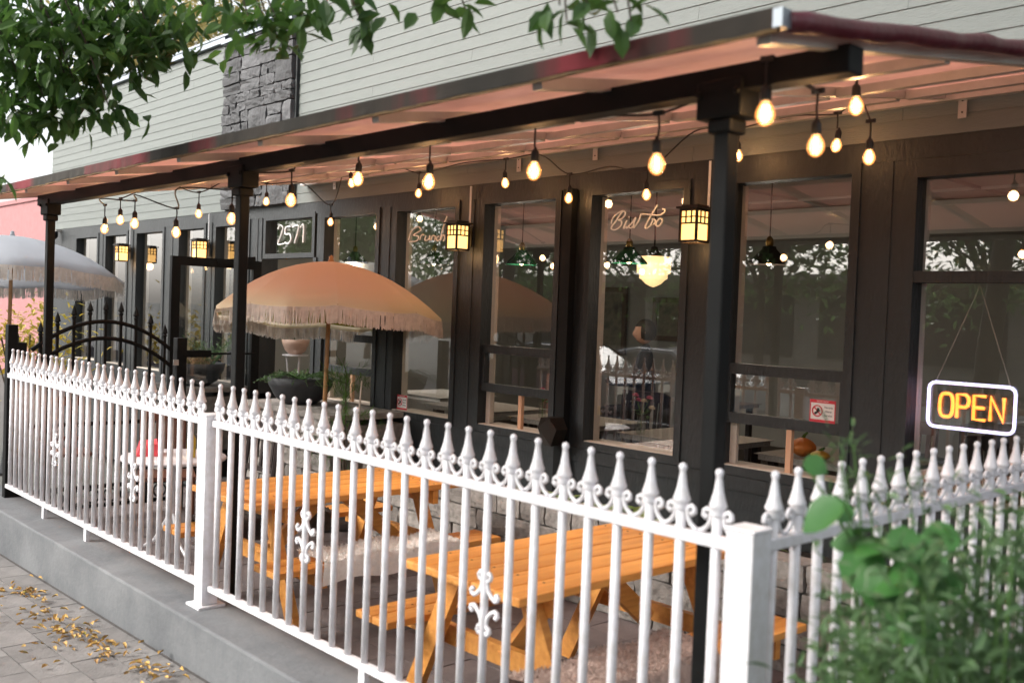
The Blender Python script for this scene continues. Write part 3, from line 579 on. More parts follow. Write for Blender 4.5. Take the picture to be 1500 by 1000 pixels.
# ------------------------------------------------------------------ picnic tables
screw_me = MB().lathe([(.006, 0), (.006, .0012), (.0005, .0016)], n=8).mesh('screw', m_bronze)
def picnic(cx, y0, y1, label):
    t = thing('picnic_table', (cx, (y0 + y1) / 2, PZ), label, 'picnic table'); zt = .5
    for i in range(5):
        wd = .148; xx = cx - .375 + i * .151
        bevel(B((xx, y0 + random.uniform(-.006, .006), zt - .036), (xx + wd, y1, zt)).build('tabletop_plank', m_wood, t, origin=(xx + .07, (y0 + y1) / 2, zt - .02)), .006)
    for s_ in (-1, 1):
        for i in range(2):
            xx = cx + s_ * .575 - .127 + i * .13
            bevel(B((xx, y0 - .02, .165), (xx + .125, y1 + .02, .20)).build('bench_plank', m_wood, t, origin=(xx + .06, (y0 + y1) / 2, .18)), .006)
    for y in (y0 + .24, y1 - .24):
        for xx in [cx - .375 + i * .151 + q for i in range(5) for q in (.035, .113)] + [cx + s_ * .575 - .127 + i * .13 + q for s_ in (-1, 1) for i in range(2) for q in (.03, .095)]: piece(screw_me, 'screw', t, (xx, y + random.uniform(-.004, .004), zt if abs(xx - cx) < .4 else .20))
        B((cx - .36, y - .02, zt - .125), (cx + .36, y + .02, zt - .037)).build('top_cleat', m_wood, t)
        B((cx - .69, y + .022, .075), (cx + .69, y + .06, .164)).build('bench_support', m_wood, t)
        for s_ in (-1, 1): MB().bar((cx + s_ * .22, y - .0415, zt - .04), (cx + s_ * .56, y - .0415, PZ), .04, .09, (1, 0, 0)).build('leg', m_wood, t)
    for s_ in (-1, 1): MB().bar((cx, (y0 + y1) / 2 + s_ * .05, zt - .05), (cx, (y0 + y1) / 2 + s_ * .48, .10), .09, .036, (1, 0, 0)).build('brace', m_wood, t)
picnic(-5.27, 2.62, 4.15, 'orange stained picnic table under the fringed peach umbrella')
picnic(-3.13, 2.62, 4.15, 'orange stained picnic table below the Bistro window')
def fleece(cx, cy, wx, wy, z, mat, label, seed, drop=.12):
    rd = random.Random(seed); mb = MB(); nx, ny = 16, 24
    def surf(u, v):
        x = cx + (u - .5) * wx; y = cy + (v - .5) * wy; e = max(0, abs(u - .5) - .30) / .20
        return Vector((x - math.copysign(e * .05, u - .5), y + .02 * math.sin(u * 9 + seed), z + .03 + .012 * math.sin(v * 13 + u * 5) - drop * e * e))
    for i in range(nx + 1):
        for j in range(ny + 1): mb.v.append(surf(i / nx, j / ny))
    mb.f = [(i * (ny + 1) + j, (i + 1) * (ny + 1) + j, (i + 1) * (ny + 1) + j + 1, i * (ny + 1) + j + 1) for i in range(nx) for j in range(ny)]
    r = mb.build('sheepskin', mat, None, True, origin=(cx, cy, z), label=label, cat='sheepskin')
    h = MB()
    for k in range(5000):
        p = surf(rd.random(), rd.random()); d = Vector((rd.gauss(0, .6), rd.gauss(0, .6), rd.uniform(.2, 1))).normalized() * rd.uniform(.010, .022)
        s_ = Vector((rd.uniform(-1, 1), rd.uniform(-1, 1), 0)).normalized() * .0035
        h.add([p - s_, p + s_, p + d * .6 + s_ * .7 + Vector((0, 0, -.004)), p + d], [(0, 1, 2), (0, 2, 3)])
    h.build('wool', mat, r, kind='stuff')
fleece(-4.70, 3.35, .42, .95, .20, m_fleece, 'white sheepskin draped over the bench between the picnic tables', 1)
fleece(-5.83, 3.2, .42, .9, .20, m_fleece3, 'dark brown sheepskin on the far bench of a picnic table', 2)
fleece(-2.56, 3.0, .46, .95, .20, m_fleece2, 'beige sheepskin on the bench near the corner fence post', 3)

# ------------------------------------------------------------------ umbrellas
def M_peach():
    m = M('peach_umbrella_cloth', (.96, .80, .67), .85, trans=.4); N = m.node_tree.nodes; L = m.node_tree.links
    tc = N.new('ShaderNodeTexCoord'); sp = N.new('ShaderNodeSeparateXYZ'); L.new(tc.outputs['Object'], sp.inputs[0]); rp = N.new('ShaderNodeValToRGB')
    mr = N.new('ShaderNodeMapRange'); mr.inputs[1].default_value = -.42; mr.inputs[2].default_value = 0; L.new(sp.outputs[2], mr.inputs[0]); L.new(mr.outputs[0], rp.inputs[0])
    e = rp.color_ramp.elements; e[0].position = .12; e[0].color = (.88, .80, .60, 1); e[1].position = .5; e[1].color = (.96, .79, .66, 1)  # yellowish light near the rim is painted into the cloth colour
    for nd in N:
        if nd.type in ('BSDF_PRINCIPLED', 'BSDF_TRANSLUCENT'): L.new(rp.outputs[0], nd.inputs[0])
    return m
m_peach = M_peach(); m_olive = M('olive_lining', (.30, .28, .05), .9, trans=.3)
def umbrella(name, base, apex, R, drop, mat, lining, label, tilt, fr=.10, poletop=None, topcol=None):
    r = thing(name, base, label, 'umbrella'); ap = Vector(apex); rot = Euler(tilt).to_matrix()
    prof = lambda t: (R * t, -drop * (.15 * t + .85 * t ** 2.1))
    n = 8; flap = .05
    def pt(a, t, inset=0):
        rr, zz = prof(t); k = math.cos(math.pi / n) / math.cos(((a + math.pi / n) % (2 * math.pi / n)) - math.pi / n) if n else 1
        k = 1 - (1 - k) * t ** 1.5 * .9
        return ap + rot @ Vector((rr * k * math.cos(a), rr * k * math.sin(a), zz - inset + .0))
    for i in range(n):
        a0 = 2 * math.pi * i / n; mb = MB(); ml = MB(); K, T = 8, 9
        for j in range(T + 1):
            for k in range(K + 1):
                a = a0 + 2 * math.pi / n * k / K; sc = math.sin(math.pi * k / K)
                p = pt(a, j / T); p = p + rot @ Vector((0, 0, -.03 * sc * (j / T) ** 2)); mb.v.append(p - ap); ml.v.append(p + rot @ Vector((0, 0, -.008)))
        for k in range(K + 1):
            a = a0 + 2 * math.pi / n * k / K; sc = math.sin(math.pi * k / K); p = pt(a, 1) + rot @ Vector((.0, 0, -flap - .03 * sc)); mb.v.append(p - ap)
        fcs = [(j * (K + 1) + k, (j + 1) * (K + 1) + k, (j + 1) * (K + 1) + k + 1, j * (K + 1) + k + 1) for j in range(T + 1) for k in range(K)]
        mb.f = fcs; ml.f = [f for f in fcs if f[0] < T * (K + 1)]
        me = mb.mesh('canopy_panel', mat, True); o = bpy.data.objects.new('canopy_panel', me); o.location = ap - wloc(r); link(o, r)
        ml.build('lining', lining, o, True) if lining else None
        fb = MB(); rd = random.Random(i)
        for q in range(330):
            u = rd.random(); a = a0 + 2 * math.pi / n * u; sc = math.sin(math.pi * u); p = pt(a, 1) + rot @ Vector((0, 0, -flap * .45 - .03 * sc)); tdir = Vector((-math.sin(a), math.cos(a), 0)); w2 = .0042
            e = p + Vector((rd.gauss(0, .007), rd.gauss(0, .007), -fr - flap * .5 + rd.uniform(-.014, .014))) + Vector((math.cos(a), math.sin(a), 0)) * .012
            p = p + Vector((math.cos(a), math.sin(a), 0)) * .006
            fb.add([p - tdir * w2, p + tdir * w2, e + tdir * w2 * .6, e - tdir * w2 * .6], [(0, 1, 2, 3)])
        fb.build('fringe', m_fringe, o, kind='stuff')
        MB().tube([ap + rot @ Vector((0, 0, -.02))] + [pt(a0, t / 6, .018) for t in range(1, 7)], .005, 5).build('rib', m_pole, r)
    b = Vector(base); c = ap + rot @ Vector((0, 0, -drop * .9))
    MB().tube([c + (ap - c) * 1.0, b.lerp(c, .42)], .019, 10).build('pole', m_pole, r, True)
    MB().tube([b.lerp(c, .42), b], .022, 10).build('lower_pole', m_conduit if lining else m_pole, r, True)
    MB().lathe([(.02, 0), (.028, .01), (.018, .03), (.022, .045), (.001, .06)], (ap.x, ap.y, ap.z), 10).build('finial', m_pole if lining else m_grey_cl, r, True)
    for s_ in range(4):
        a = s_ * math.pi / 2 + .4; MB().tube([c + Vector((0, 0, -.02)), pt(a, .55, .02)], .004, 5).build('strut', m_pole, r)
    MB().lathe([(.20, 0), (.20, .03), (.05, .06), (.03, .25), (.0, .25)], b, 14).build('base', m_bowl, r)
    return r
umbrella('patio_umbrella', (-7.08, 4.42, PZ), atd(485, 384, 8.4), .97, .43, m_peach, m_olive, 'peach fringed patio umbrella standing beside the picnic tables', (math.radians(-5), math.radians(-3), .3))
umbrella('patio_umbrella', (-11.35, 3.2, -.3), atd(18, 346, 10.4), 1.12, .37, m_grey_cl, None, 'grey fringed patio umbrella in front of the pink wall', (math.radians(-3.4), math.radians(-3.7), .15), .11)

# ------------------------------------------------------------------ stone planter and plants
pw_ = thing('stone_planter', (-4.2, 4.75, PZ), 'low planter wall of rough concrete blocks under the windows', 'planter')
rd = random.Random(4)
def blocks(root, x0, x1, ya, z0, z1, hh=.148):
    z = z0; row = 0
    while z < z1 - .05:
        x = x0 - (rd.uniform(.05, .2) if row % 2 else 0)
        while x < x1 - .06:
            wd = rd.choice((.24, .3, .36)); xa, xb = max(x, x0), min(x + wd, x1)
            if xb - xa > .05:
                me = rough_box(xb - xa - .008, .2, hh - .008, .008, rd.random()); me.materials.append(m_block); piece(me, 'block', root, ((xa + xb) / 2, ya + .1, z + hh / 2))
            x += wd
        z += hh; row += 1
blocks(pw_, -6.75, -1.66, 4.6, PZ, .34); B((-6.75, 4.78, PZ), (-1.66, 5.19, .27)).build('soil', m_soil, pw_)
for xa, xb, lab in ((-10.55, -9.78, 'block pillar beside the open door carrying a bowl planter'), (-8.45, -7.0, 'block pillar right of the doorway carrying a bowl planter')):
    q = thing('stone_pillar', ((xa + xb) / 2, 4.7, PZ), lab, 'pillar'); blocks(q, xa, xb, 4.45, PZ, .62); B((xa, 4.62, PZ), (xb, 5.18, .6)).build('core', m_block, q)
    B((xa - .02, 4.42, .652), (xb + .02, 5.17, .70)).build('cap', m_block, q)
def bowl(c, R, h, label, name='bowl_planter', mat=None):
    r = thing(name, c, label, 'planter'); MB().lathe([(R * .45, 0), (R * .75, h * .25), (R * .95, h * .7), (R, h), (R * .93, h), (R * .9, h * .85)], c, 24).build('bowl', mat or m_bowl, r, True)
    MB().lathe([(0.001, h * .86), (R * .91, h * .86)], c, 24).build('soil', m_soil, r); return r
c1, c2 = Vector((-10.1, 4.72, .70)), Vector((-7.95, 4.72, .70))
bowl(c1, .30, .24, 'dark bowl planter with dry grasses beside the open door'); bowl(c2, .30, .24, 'dark bowl planter with trailing greenery by the umbrella')
def plant(name, label, c, mat, n, L, W, spread, up, rz, seed, stems=True, cat='plant', droop=.3):
    r = thing(name, c, label, cat); rd = random.Random(seed); lf = MB(); st = MB(); c = Vector(c)
    for k in range(n):
        a = rd.uniform(0, 6.283); d = Vector((math.cos(a) * spread, math.sin(a) * spread, up * rd.uniform(.5, 1))); ln = rz * rd.uniform(.5, 1); tip = c + d.normalized() * ln + Vector((0, 0, -droop * ln * .4))
        mid = c + d.normalized() * ln * .5 + Vector((0, 0, .05 * ln)); st.tube([c, mid, tip], .0022, 4)
        for q in range(9):
            t = .25 + .75 * q / 8; p = c.lerp(mid, t * 2) if t < .5 else mid.lerp(tip, t * 2 - 1)
            e = Vector((rd.gauss(0, 1), rd.gauss(0, 1), rd.gauss(0, .6))) + d * .8; lf.leaf(p, e, (rd.uniform(-.4, .4), rd.uniform(-.4, .4), 1), L * rd.uniform(.6, 1.2), W * rd.uniform(.7, 1.2))
    st.build('stem', m_stem, r); lf.build('foliage', mat, r, kind='stuff'); return r
plant('dry_grass_plant', 'dry brown grasses growing in the bowl by the door', c1 + Vector((0, 0, .2)), m_dry, 40, .09, .012, .9, .5, .30, 1)
plant('leafy_plant', 'green weedy plant rising behind the dry grasses', c1 + Vector((.1, .12, .2)), m_trail, 30, .05, .016, .7, 1.2, .5, 2)
plant('trailing_plant', 'small-leaved trailing plant spilling over the dark bowl', c2 + Vector((0, 0, .22)), m_trail, 60, .035, .018, 1.2, .35, .48, 3, droop=.6)
pt_c = Vector((-6.95, 4.55, .05)); bowl(Vector((-6.95, 4.55, PZ)), .2, .3, 'round clay pot holding the feathery young conifer', 'clay_pot', m_block)
cf = thing('young_conifer', pt_c, 'feathery green young conifer tied to a stick behind the umbrella pole', 'plant'); lf = MB(); rd = random.Random(9)
for k in range(40):
    z = rd.uniform(.1, 1.05); a = rd.uniform(0, 6.28); ln = .36 * (1.2 - z * .7); s0 = pt_c + Vector((0, 0, z)); e0 = s0 + Vector((math.cos(a) * ln, math.sin(a) * ln, .10))
    for q in range(46):
        t = rd.uniform(.1, 1); p = s0.lerp(e0, t); dd = Vector((math.cos(a), math.sin(a), .4)) + Vector((rd.gauss(0, .6), rd.gauss(0, .6), rd.gauss(0, .6))); lf.leaf(p, dd, (0, 0, 1), rd.uniform(.06, .12), .006, 0, .1)
lf.build('foliage', m_pine, cf, kind='stuff'); MB().tube([pt_c, pt_c + Vector((0, 0, 1.0))], [.012, .004], 6).build('trunk', m_bark, cf); MB().tube([pt_c + Vector((.12, 0, -.1)), pt_c + Vector((.2, .02, .95))], .007, 6).build('stake', m_jamb, cf)
def hosta(c, label, seed, n=11, s=1.):
    r = thing('hosta_plant', c, label, 'plant'); rd = random.Random(seed); c = Vector(c)
    for k in range(n):
        a = k * 2.4 + rd.uniform(-.3, .3); el = rd.uniform(.4, 1.1); d = Vector((math.cos(a), math.sin(a), el)); L = rd.uniform(.13, .2) * s
        MB().leaf(c + d * .04, d, (-math.cos(a) * el, -math.sin(a) * el, 1), L, L * .55, .12, .45).build('leaf', m_host, r, True)
hp = [(-4.35, 4.88, 'variegated hosta below the Bistro window'), (-4.0, 4.80, 'variegated hosta near the lantern end of the Bistro window'), (-4.75, 4.86, 'variegated hosta next to the black downpipe'), (-2.3, 4.9, 'hosta in the planter near the side fence'), (-3.2, 4.9, 'hosta in the planter under the window with the alarm sticker')]
for i, (x, y, l) in enumerate(hp): hosta((x, y, .27), l, i + 20, 11, 1.1 if i < 2 else .9)
for i, (x, lab) in enumerate(((-5.3, 'small pale flower clump beside the downpipe planter'), (-2.0, 'grassy tuft in planter at the side fence'))): plant('flower_clump', lab, (x, 4.86, .27), m_trail, 16, .04, .02, .8, .7, .16, 40 + i)
# downpipe with box
dp = thing('downpipe', (-5.03, YF - .06, PZ), 'black downpipe with a junction box between the windows', 'pipe')
MB().box((-5.075, YF - .085, PZ), (-4.985, YF - .024, 2.5)).build('pipe', m_black, dp)
MB().add([(-5.13, YF - .20, .78), (-5.07, YF - .23, .86), (-4.99, YF - .23, .86), (-4.94, YF - .2, .78), (-4.99, YF - .2, .66), (-5.07, YF - .2, .66), (-5.13, YF - .085, .78), (-5.07, YF - .085, .86), (-4.99, YF - .085, .86), (-4.94, YF - .085, .78), (-4.99, YF - .085, .66), (-5.07, YF - .085, .66)],
         [(5, 4, 3, 2, 1, 0), (6, 7, 8, 9, 10, 11)] + [(i, (i + 1) % 6, 6 + (i + 1) % 6, 6 + i) for i in range(6)]).build('junction_box', m_bronze, dp)
sc = thing('security_camera', (-15.95, 5.1, 2.5), 'small dark dome security camera under the siding corner', 'camera')
MB().lathe([(.0, .05), (.05, .05), (.055, .0), (.05, -.03), (.03, -.06), (.001, -.07)], (-15.9, 5.1, 2.52), 14).build('dome', m_black, sc, True); MB().box((-15.95, 5.1, 2.57), (-15.85, 5.2, 2.60)).build('mount', m_alu, sc)

# ------------------------------------------------------------------ furniture behind the fence on the left
bt = thing('bistro_table', (-6.85, 3.05, PZ), 'round white bistro table with items behind the white fence', 'table')
MB().lathe([(0.001, .0), (.36, 0), (.37, .012), (.36, .025), (.001, .025)], (-6.85, 3.05, .46), 28).build('tabletop', m_white, bt, True); MB().tube([(-6.85, 3.05, PZ + .03), (-6.85, 3.05, .46)], .025, 8).build('stem', m_white, bt)
for k in range(3):
    a = k * 2.094; MB().tube([(-6.85, 3.05, .1), (-6.85 + .12 * math.cos(a), 3.05 + .12 * math.sin(a), -.12), (-6.85 + .3 * math.cos(a), 3.05 + .3 * math.sin(a), PZ + .012)], .012, 6).build('foot', m_white, bt)
MB().add([p for p in [(-7.12, 2.88, .487), (-6.92, 2.80, .487), (-6.86, 2.95, .487), (-7.05, 3.04, .487), (-7.10, 2.90, .575), (-6.93, 2.84, .56), (-6.88, 2.94, .575), (-7.03, 3.0, .59)]], [(3, 2, 1, 0), (4, 5, 6, 7), (0, 1, 5, 4), (1, 2, 6, 5), (2, 3, 7, 6), (3, 0, 4, 7)]).build('folded_cloth', m_redc, None, label='coral red folded cloth lying on the round white table', cat='cloth')
MB().lathe([(.028, 0), (.03, .01), (.03, .13), (.012, .17), (.012, .21), (.001, .215)], (-6.72, 3.12, .486), 12).build('bottle', m_yel, None, True, label='small yellow bottle standing on the round white table', cat='bottle')
def chair(c, ang, mat, label):
    r = thing('wooden_chair', c, label, 'chair'); c = Vector(c); R3 = Matrix.Rotation(ang, 3, 'Z'); P = lambda x, y, z: c + R3 @ Vector((x, y, z))
    for x in (-.19, .19):
        MB().tube([P(x, -.19, 0), P(x, -.19, .43)], .018, 6).build('leg', mat, r); MB().tube([P(x, .19, 0), P(x, .19, .45), P(x, .25, .93)], .018, 6).build('leg', mat, r)
    mb = MB(); mb.bar(P(0, -.21, .445), P(0, .21, .445), .43, .03).build('seat', mat, r)
    MB().bar(P(-.2, .245, .90), P(.2, .245, .90), .03, .09).build('top_rail', mat, r); MB().bar(P(-.19, .205, .55), P(.19, .205, .55), .025, .04).build('back_rail', mat, r)
    for k in range(5): MB().bar(P(-.14 + k * .07, .21, .55), P(-.14 + k * .07, .243, .87), .03, .014).build('back_slat', mat, r)
chair((-7.65, 3.35, PZ), 1.2, m_chair, 'reddish brown slat-back wooden chair behind the round white table'); chair((-7.0, 3.62, PZ), .1, m_chair2, 'dark slat-back wooden chair behind the round white table')
chair((-9.6, 3.2, -.3), 1.4, m_chair, 'reddish brown slat-back wooden chair outside the black gate')

# ------------------------------------------------------------------ things seen through the windows
def pendant(p, label, mat, ztop=2.78):
    r = thing('pendant_lamp', p, label, 'lamp'); x, y, z = p
    MB().lathe([(.05, .14), (.055, .12), (.16, .012), (.165, 0), (.155, .006), (.05, .11)], (x, y, z), 20).build('shade', mat, r, True); MB().lathe([(.022, .14), (.03, .15), (.03, .19), (.015, .215), (.001, .22)], (x, y, z), 12).build('cap', m_brass, r, True)
    MB().tube([(x, y, z + .21), (x, y, ztop)], .005, 5).build('cord', m_black, r); MB().lathe([(.06, -.02), (.065, 0)], (x, y, ztop), 14).build('ceiling_rose', m_bronze, r)
    MB().lathe([(.001, -.035), (.022, -.02), (.026, .0), (.015, .03), (.012, .05)], (x, y, z + .03), 10).build('bulb', M('warm_bulb', (1, .7, .4), emit=(1, .6, .28), estr=8), r, True)
    ld = bpy.data.lights.new('pendant_light', 'POINT'); ld.energy = 5; ld.color = (1, .86, .70); ld.shadow_soft_size = .05; lo = bpy.data.objects.new('pendant_light', ld); lo.location = (0, 0, -.05); link(lo, r)
for px_, py_, Y, l, mm in ((764, 388, 6.6, 'green cone pendant lamp seen through the window right of the Brunch lantern', m_green), (921, 386, 6.6, 'green cone pendant lamp behind the Bistro lettering', m_green), (1126, 388, 6.6, 'dark cone pendant lamp behind the window beside the tall black post', m_bronze), (636, 388, 6.6, 'dark cone pendant lamp behind the Brunch lettering', m_bronze), (520, 385, 7.2, 'dark cone pendant lamp behind the window above the peach umbrella', m_bronze)):
    pendant(tuple(ony(px_, py_, Y)), l, mm)
p = ony(957, 408, 7.2); sh = thing('schoolhouse_lamp', p, 'stepped cream glass lamp glowing behind the Bistro window', 'lamp')
MB().lathe([(.05, .21), (.15, .20), (.16, .19), (.155, .05), (.13, .04), (.13, .0), (.11, -.01), (.07, -.05), (.02, -.075), (.001, -.08)], p, 20).build('shade', m_opal, sh, True); MB().lathe([(.001, .30), (.03, .29), (.04, .25), (.08, .21), (.08, .20)], p, 16).build('cap', m_bronze, sh, True)
MB().tube([p + Vector((0, 0, .29)), Vector((p.x, p.y, 2.78))], .008, 6).build('chain', m_black, sh)
def dining(x, y, label):
    t = thing('dining_table', (x, y, 0), label, 'table'); B((x - .42, y - .35, .70), (x + .42, y + .35, .735)).build('tabletop', m_cloth, t); B((x - .44, y - .37, .737), (x + .44, y + .37, .742)).build('tablecloth', m_cloth, t)
    for sx in (-.35, .35):
        for sy in (-.28, .28): B((x + sx - .025, y + sy - .025, 0), (x + sx + .025, y + sy + .025, .70)).build('leg', m_chair2, t)
tabs = [(-3.25, 5.95, 'cloth covered dining table inside the window with the pumpkin'), (-5.65, 5.95, 'cloth covered dining table inside the window right of Brunch'), (-4.45, 5.95, 'cloth covered dining table inside the Bistro window'), (-6.8, 5.95, 'cloth covered dining table inside the Brunch window'), (-8.0, 6.4, 'cloth covered dining table inside by the doorway')]
for x, y, l in tabs: dining(x, y, l)
for i, (x, y, a, l) in enumerate(((-3.25, 6.6, 0, 'dark slat-back chair at the table with the pumpkin'), (-5.65, 6.6, .2, 'dark slat-back chair at the table right of Brunch'), (-6.8, 6.6, -.2, 'dark slat-back chair at the table inside the Brunch window'), (-2.3, 6.3, 1.2, 'dark slat-back chair inside behind the OPEN sign'), (-7.5, 7.6, .5, 'dark slat-back chair deep inside the dining room'), (-4.0, 8.6, 2.6, 'dark slat-back chair near the back wall'))): chair((x, y, 0), a, m_chair2 if i % 2 else m_chair, l)
for x, y, l in ((-6.3, 8.6, 'cloth covered dining table deep in the room'), (-3.4, 9.2, 'cloth covered dining table near the back wall')): dining(x, y, l)
def pumpkin(c, R, mat, label, sq=.75):
    r = thing('pumpkin', c, label, 'pumpkin'); mb = MB(); n, k = 40, 10; c = Vector(c)
    for i in range(k + 1):
        ph = math.pi * i / k
        for j in range(n): a = 2 * math.pi * j / n; rr = R * math.sin(ph) * (1 + .07 * abs(math.sin(5 * a)) - .03); mb.v.append(c + Vector((rr * math.cos(a), rr * math.sin(a), R * sq * (1 - math.cos(ph) * (1 - .25 * math.sin(ph))))))
    mb.f = [(i * n + j, i * n + (j + 1) % n, (i + 1) * n + (j + 1) % n, (i + 1) * n + j) for i in range(k) for j in range(n)]; mb.build('body', mat, r, True)
    MB().tube([c + Vector((0, 0, R * sq * 1.85)), c + Vector((.01, 0, R * sq * 2.2)), c + Vector((.03, 0, R * sq * 2.5))], [.014, .01, .008], 6).build('stem', m_stem, r)
pumpkin((-3.42, 5.72, .742), .085, m_pump, 'small orange pumpkin on the table inside the open sash'); pumpkin((-3.26, 5.66, .742), .06, m_squash, 'yellow squash beside the pumpkin on the table', .55)
pumpkin(tuple(onz(1385, 772, .28) + Vector((0, 0, 0))), .10, m_squash, 'yellow gourd behind the side fence', .6)
def vase(c, label, cols, h=.13, n=5, seed=0):
    r = thing('flower_vase', c, label, 'vase'); rd = random.Random(seed); c = Vector(c)
    MB().lathe([(.03, 0), (.036, .03), (.03, h * .8), (.034, h), (.031, h), (.027, h * .8), (.03, .03)], c, 14).build('glass', m_clear, r, True)
    for k in range(n):
        e = c + Vector((rd.gauss(0, .05), rd.gauss(0, .04), h + rd.uniform(.05, .14))); MB().tube([c + Vector((0, 0, .01)), c + Vector((0, 0, h)), e], .003, 4).build('stalk', m_stem, r)
        f = MB()
        for q in range(16): a = q * 2.4; el = q / 16; f.leaf(e, (math.cos(a) * (1 - el * .7), math.sin(a) * (1 - el * .7), .3 + el), (0, 0, 1), .032, .024, .3, .3)
        f.build('flower', rd.choice(cols), r); g = MB()
        for q in range(4): g.leaf(c.lerp(e, .6), (rd.gauss(0, 1), rd.gauss(0, 1), .5), (0, 0, 1), .05, .022)
        g.build('leaf', m_bush, r)
vase((-2.98, 5.62, .742), 'glass vase with pink and cream flowers inside the right sash window', [m_pink, m_cream], .14, 6, 1); vase((-4.72, 5.66, .742), 'glass vase with cream and pale pink flowers in the Bistro window', [m_cream, m_pink], .14, 5, 2)
vase((-5.85, 5.75, .742), 'glass vase with a single red pink flower inside the open sash', [m_pink], .12, 2, 3); vase((-3.2, 5.95, .742), 'small green glass vase with an orange flower behind the pumpkin', [m_pump], .12, 2, 4)
for x, y, l in ((-5.45, 5.8, 'folded napkin stand on the table behind the open sash'), (-3.05, 5.85, 'napkin stand on the table beside the flowers')):
    t = thing('napkin_holder', (x, y, .742), l, 'napkin holder'); MB().lathe([(.032, 0), (.032, .08)], (x, y, .742), 12).build('cup', m_frame, t, True); MB().add([(x - .03, y, .82), (x + .03, y, .82), (x + .035, y, .93), (x + .008, y + .01, .90), (x - .03, y, .945), (x - .03, y + .012, .82), (x + .03, y + .012, .82), (x + .035, y + .012, .93), (x - .03, y + .012, .945)], [(0, 1, 2, 3, 4), (5, 8, 7, 6), (0, 5, 6, 1), (1, 6, 7, 2), (4, 8, 5, 0)]).build('napkin', m_cloth, t)
for px_, py_, wpx, hpx, Y, l in ((755, 442, 52, 50, 11.17, 'framed picture on the back wall behind the sash window'), (892, 470, 40, 85, 11.17, 'tall dark framed picture behind the Bistro window'), (980, 468, 30, 50, 11.17, 'framed landscape behind the person in the Bistro window'), (640, 450, 40, 50, 11.17, 'framed picture behind the Brunch window')):
    a, b = ony(px_ - wpx / 2, py_ - hpx / 2, Y), ony(px_ + wpx / 2, py_ + hpx / 2, Y); t = thing('framed_picture', ((a.x + b.x) / 2, Y, b.z), l, 'picture')
    ring(a.x, b.x, b.z, a.z, .07, Y - .05, Y).build('frame', m_frame, t); B((a.x, Y - .02, b.z), (b.x, Y - .01, a.z)).build('picture', m_pict, t)
# potted plant on stand inside the doorway
c = ony(433, 507, 6.0); ps = thing('plant_stand', (c.x, c.y, 0), 'white plant stand with a pale clay pot inside the doorway', 'plant stand')
for k in range(3): a = k * 2.09; MB().tube([(c.x + .16 * math.cos(a), c.y + .16 * math.sin(a), 0), (c.x + .05 * math.cos(a), c.y + .05 * math.sin(a), .5), (c.x + .1 * math.cos(a), c.y + .1 * math.sin(a), c.z - .1)], .012, 6).build('leg', m_white, ps)
MB().lathe([(.001, 0), (.15, 0), (.15, .015), (.001, .015)], (c.x, c.y, c.z - .11), 16).build('top', m_white, ps)
bowl(Vector((c.x, c.y, c.z - .09)), .16, .17, 'pale clay pot with seedlings on the white stand', 'clay_pot', m_terra); plant('seedlings', 'small green seedlings in the pale clay pot', (c.x, c.y, c.z + .06), m_bush, 14, .03, .02, .8, .8, .13, 50)
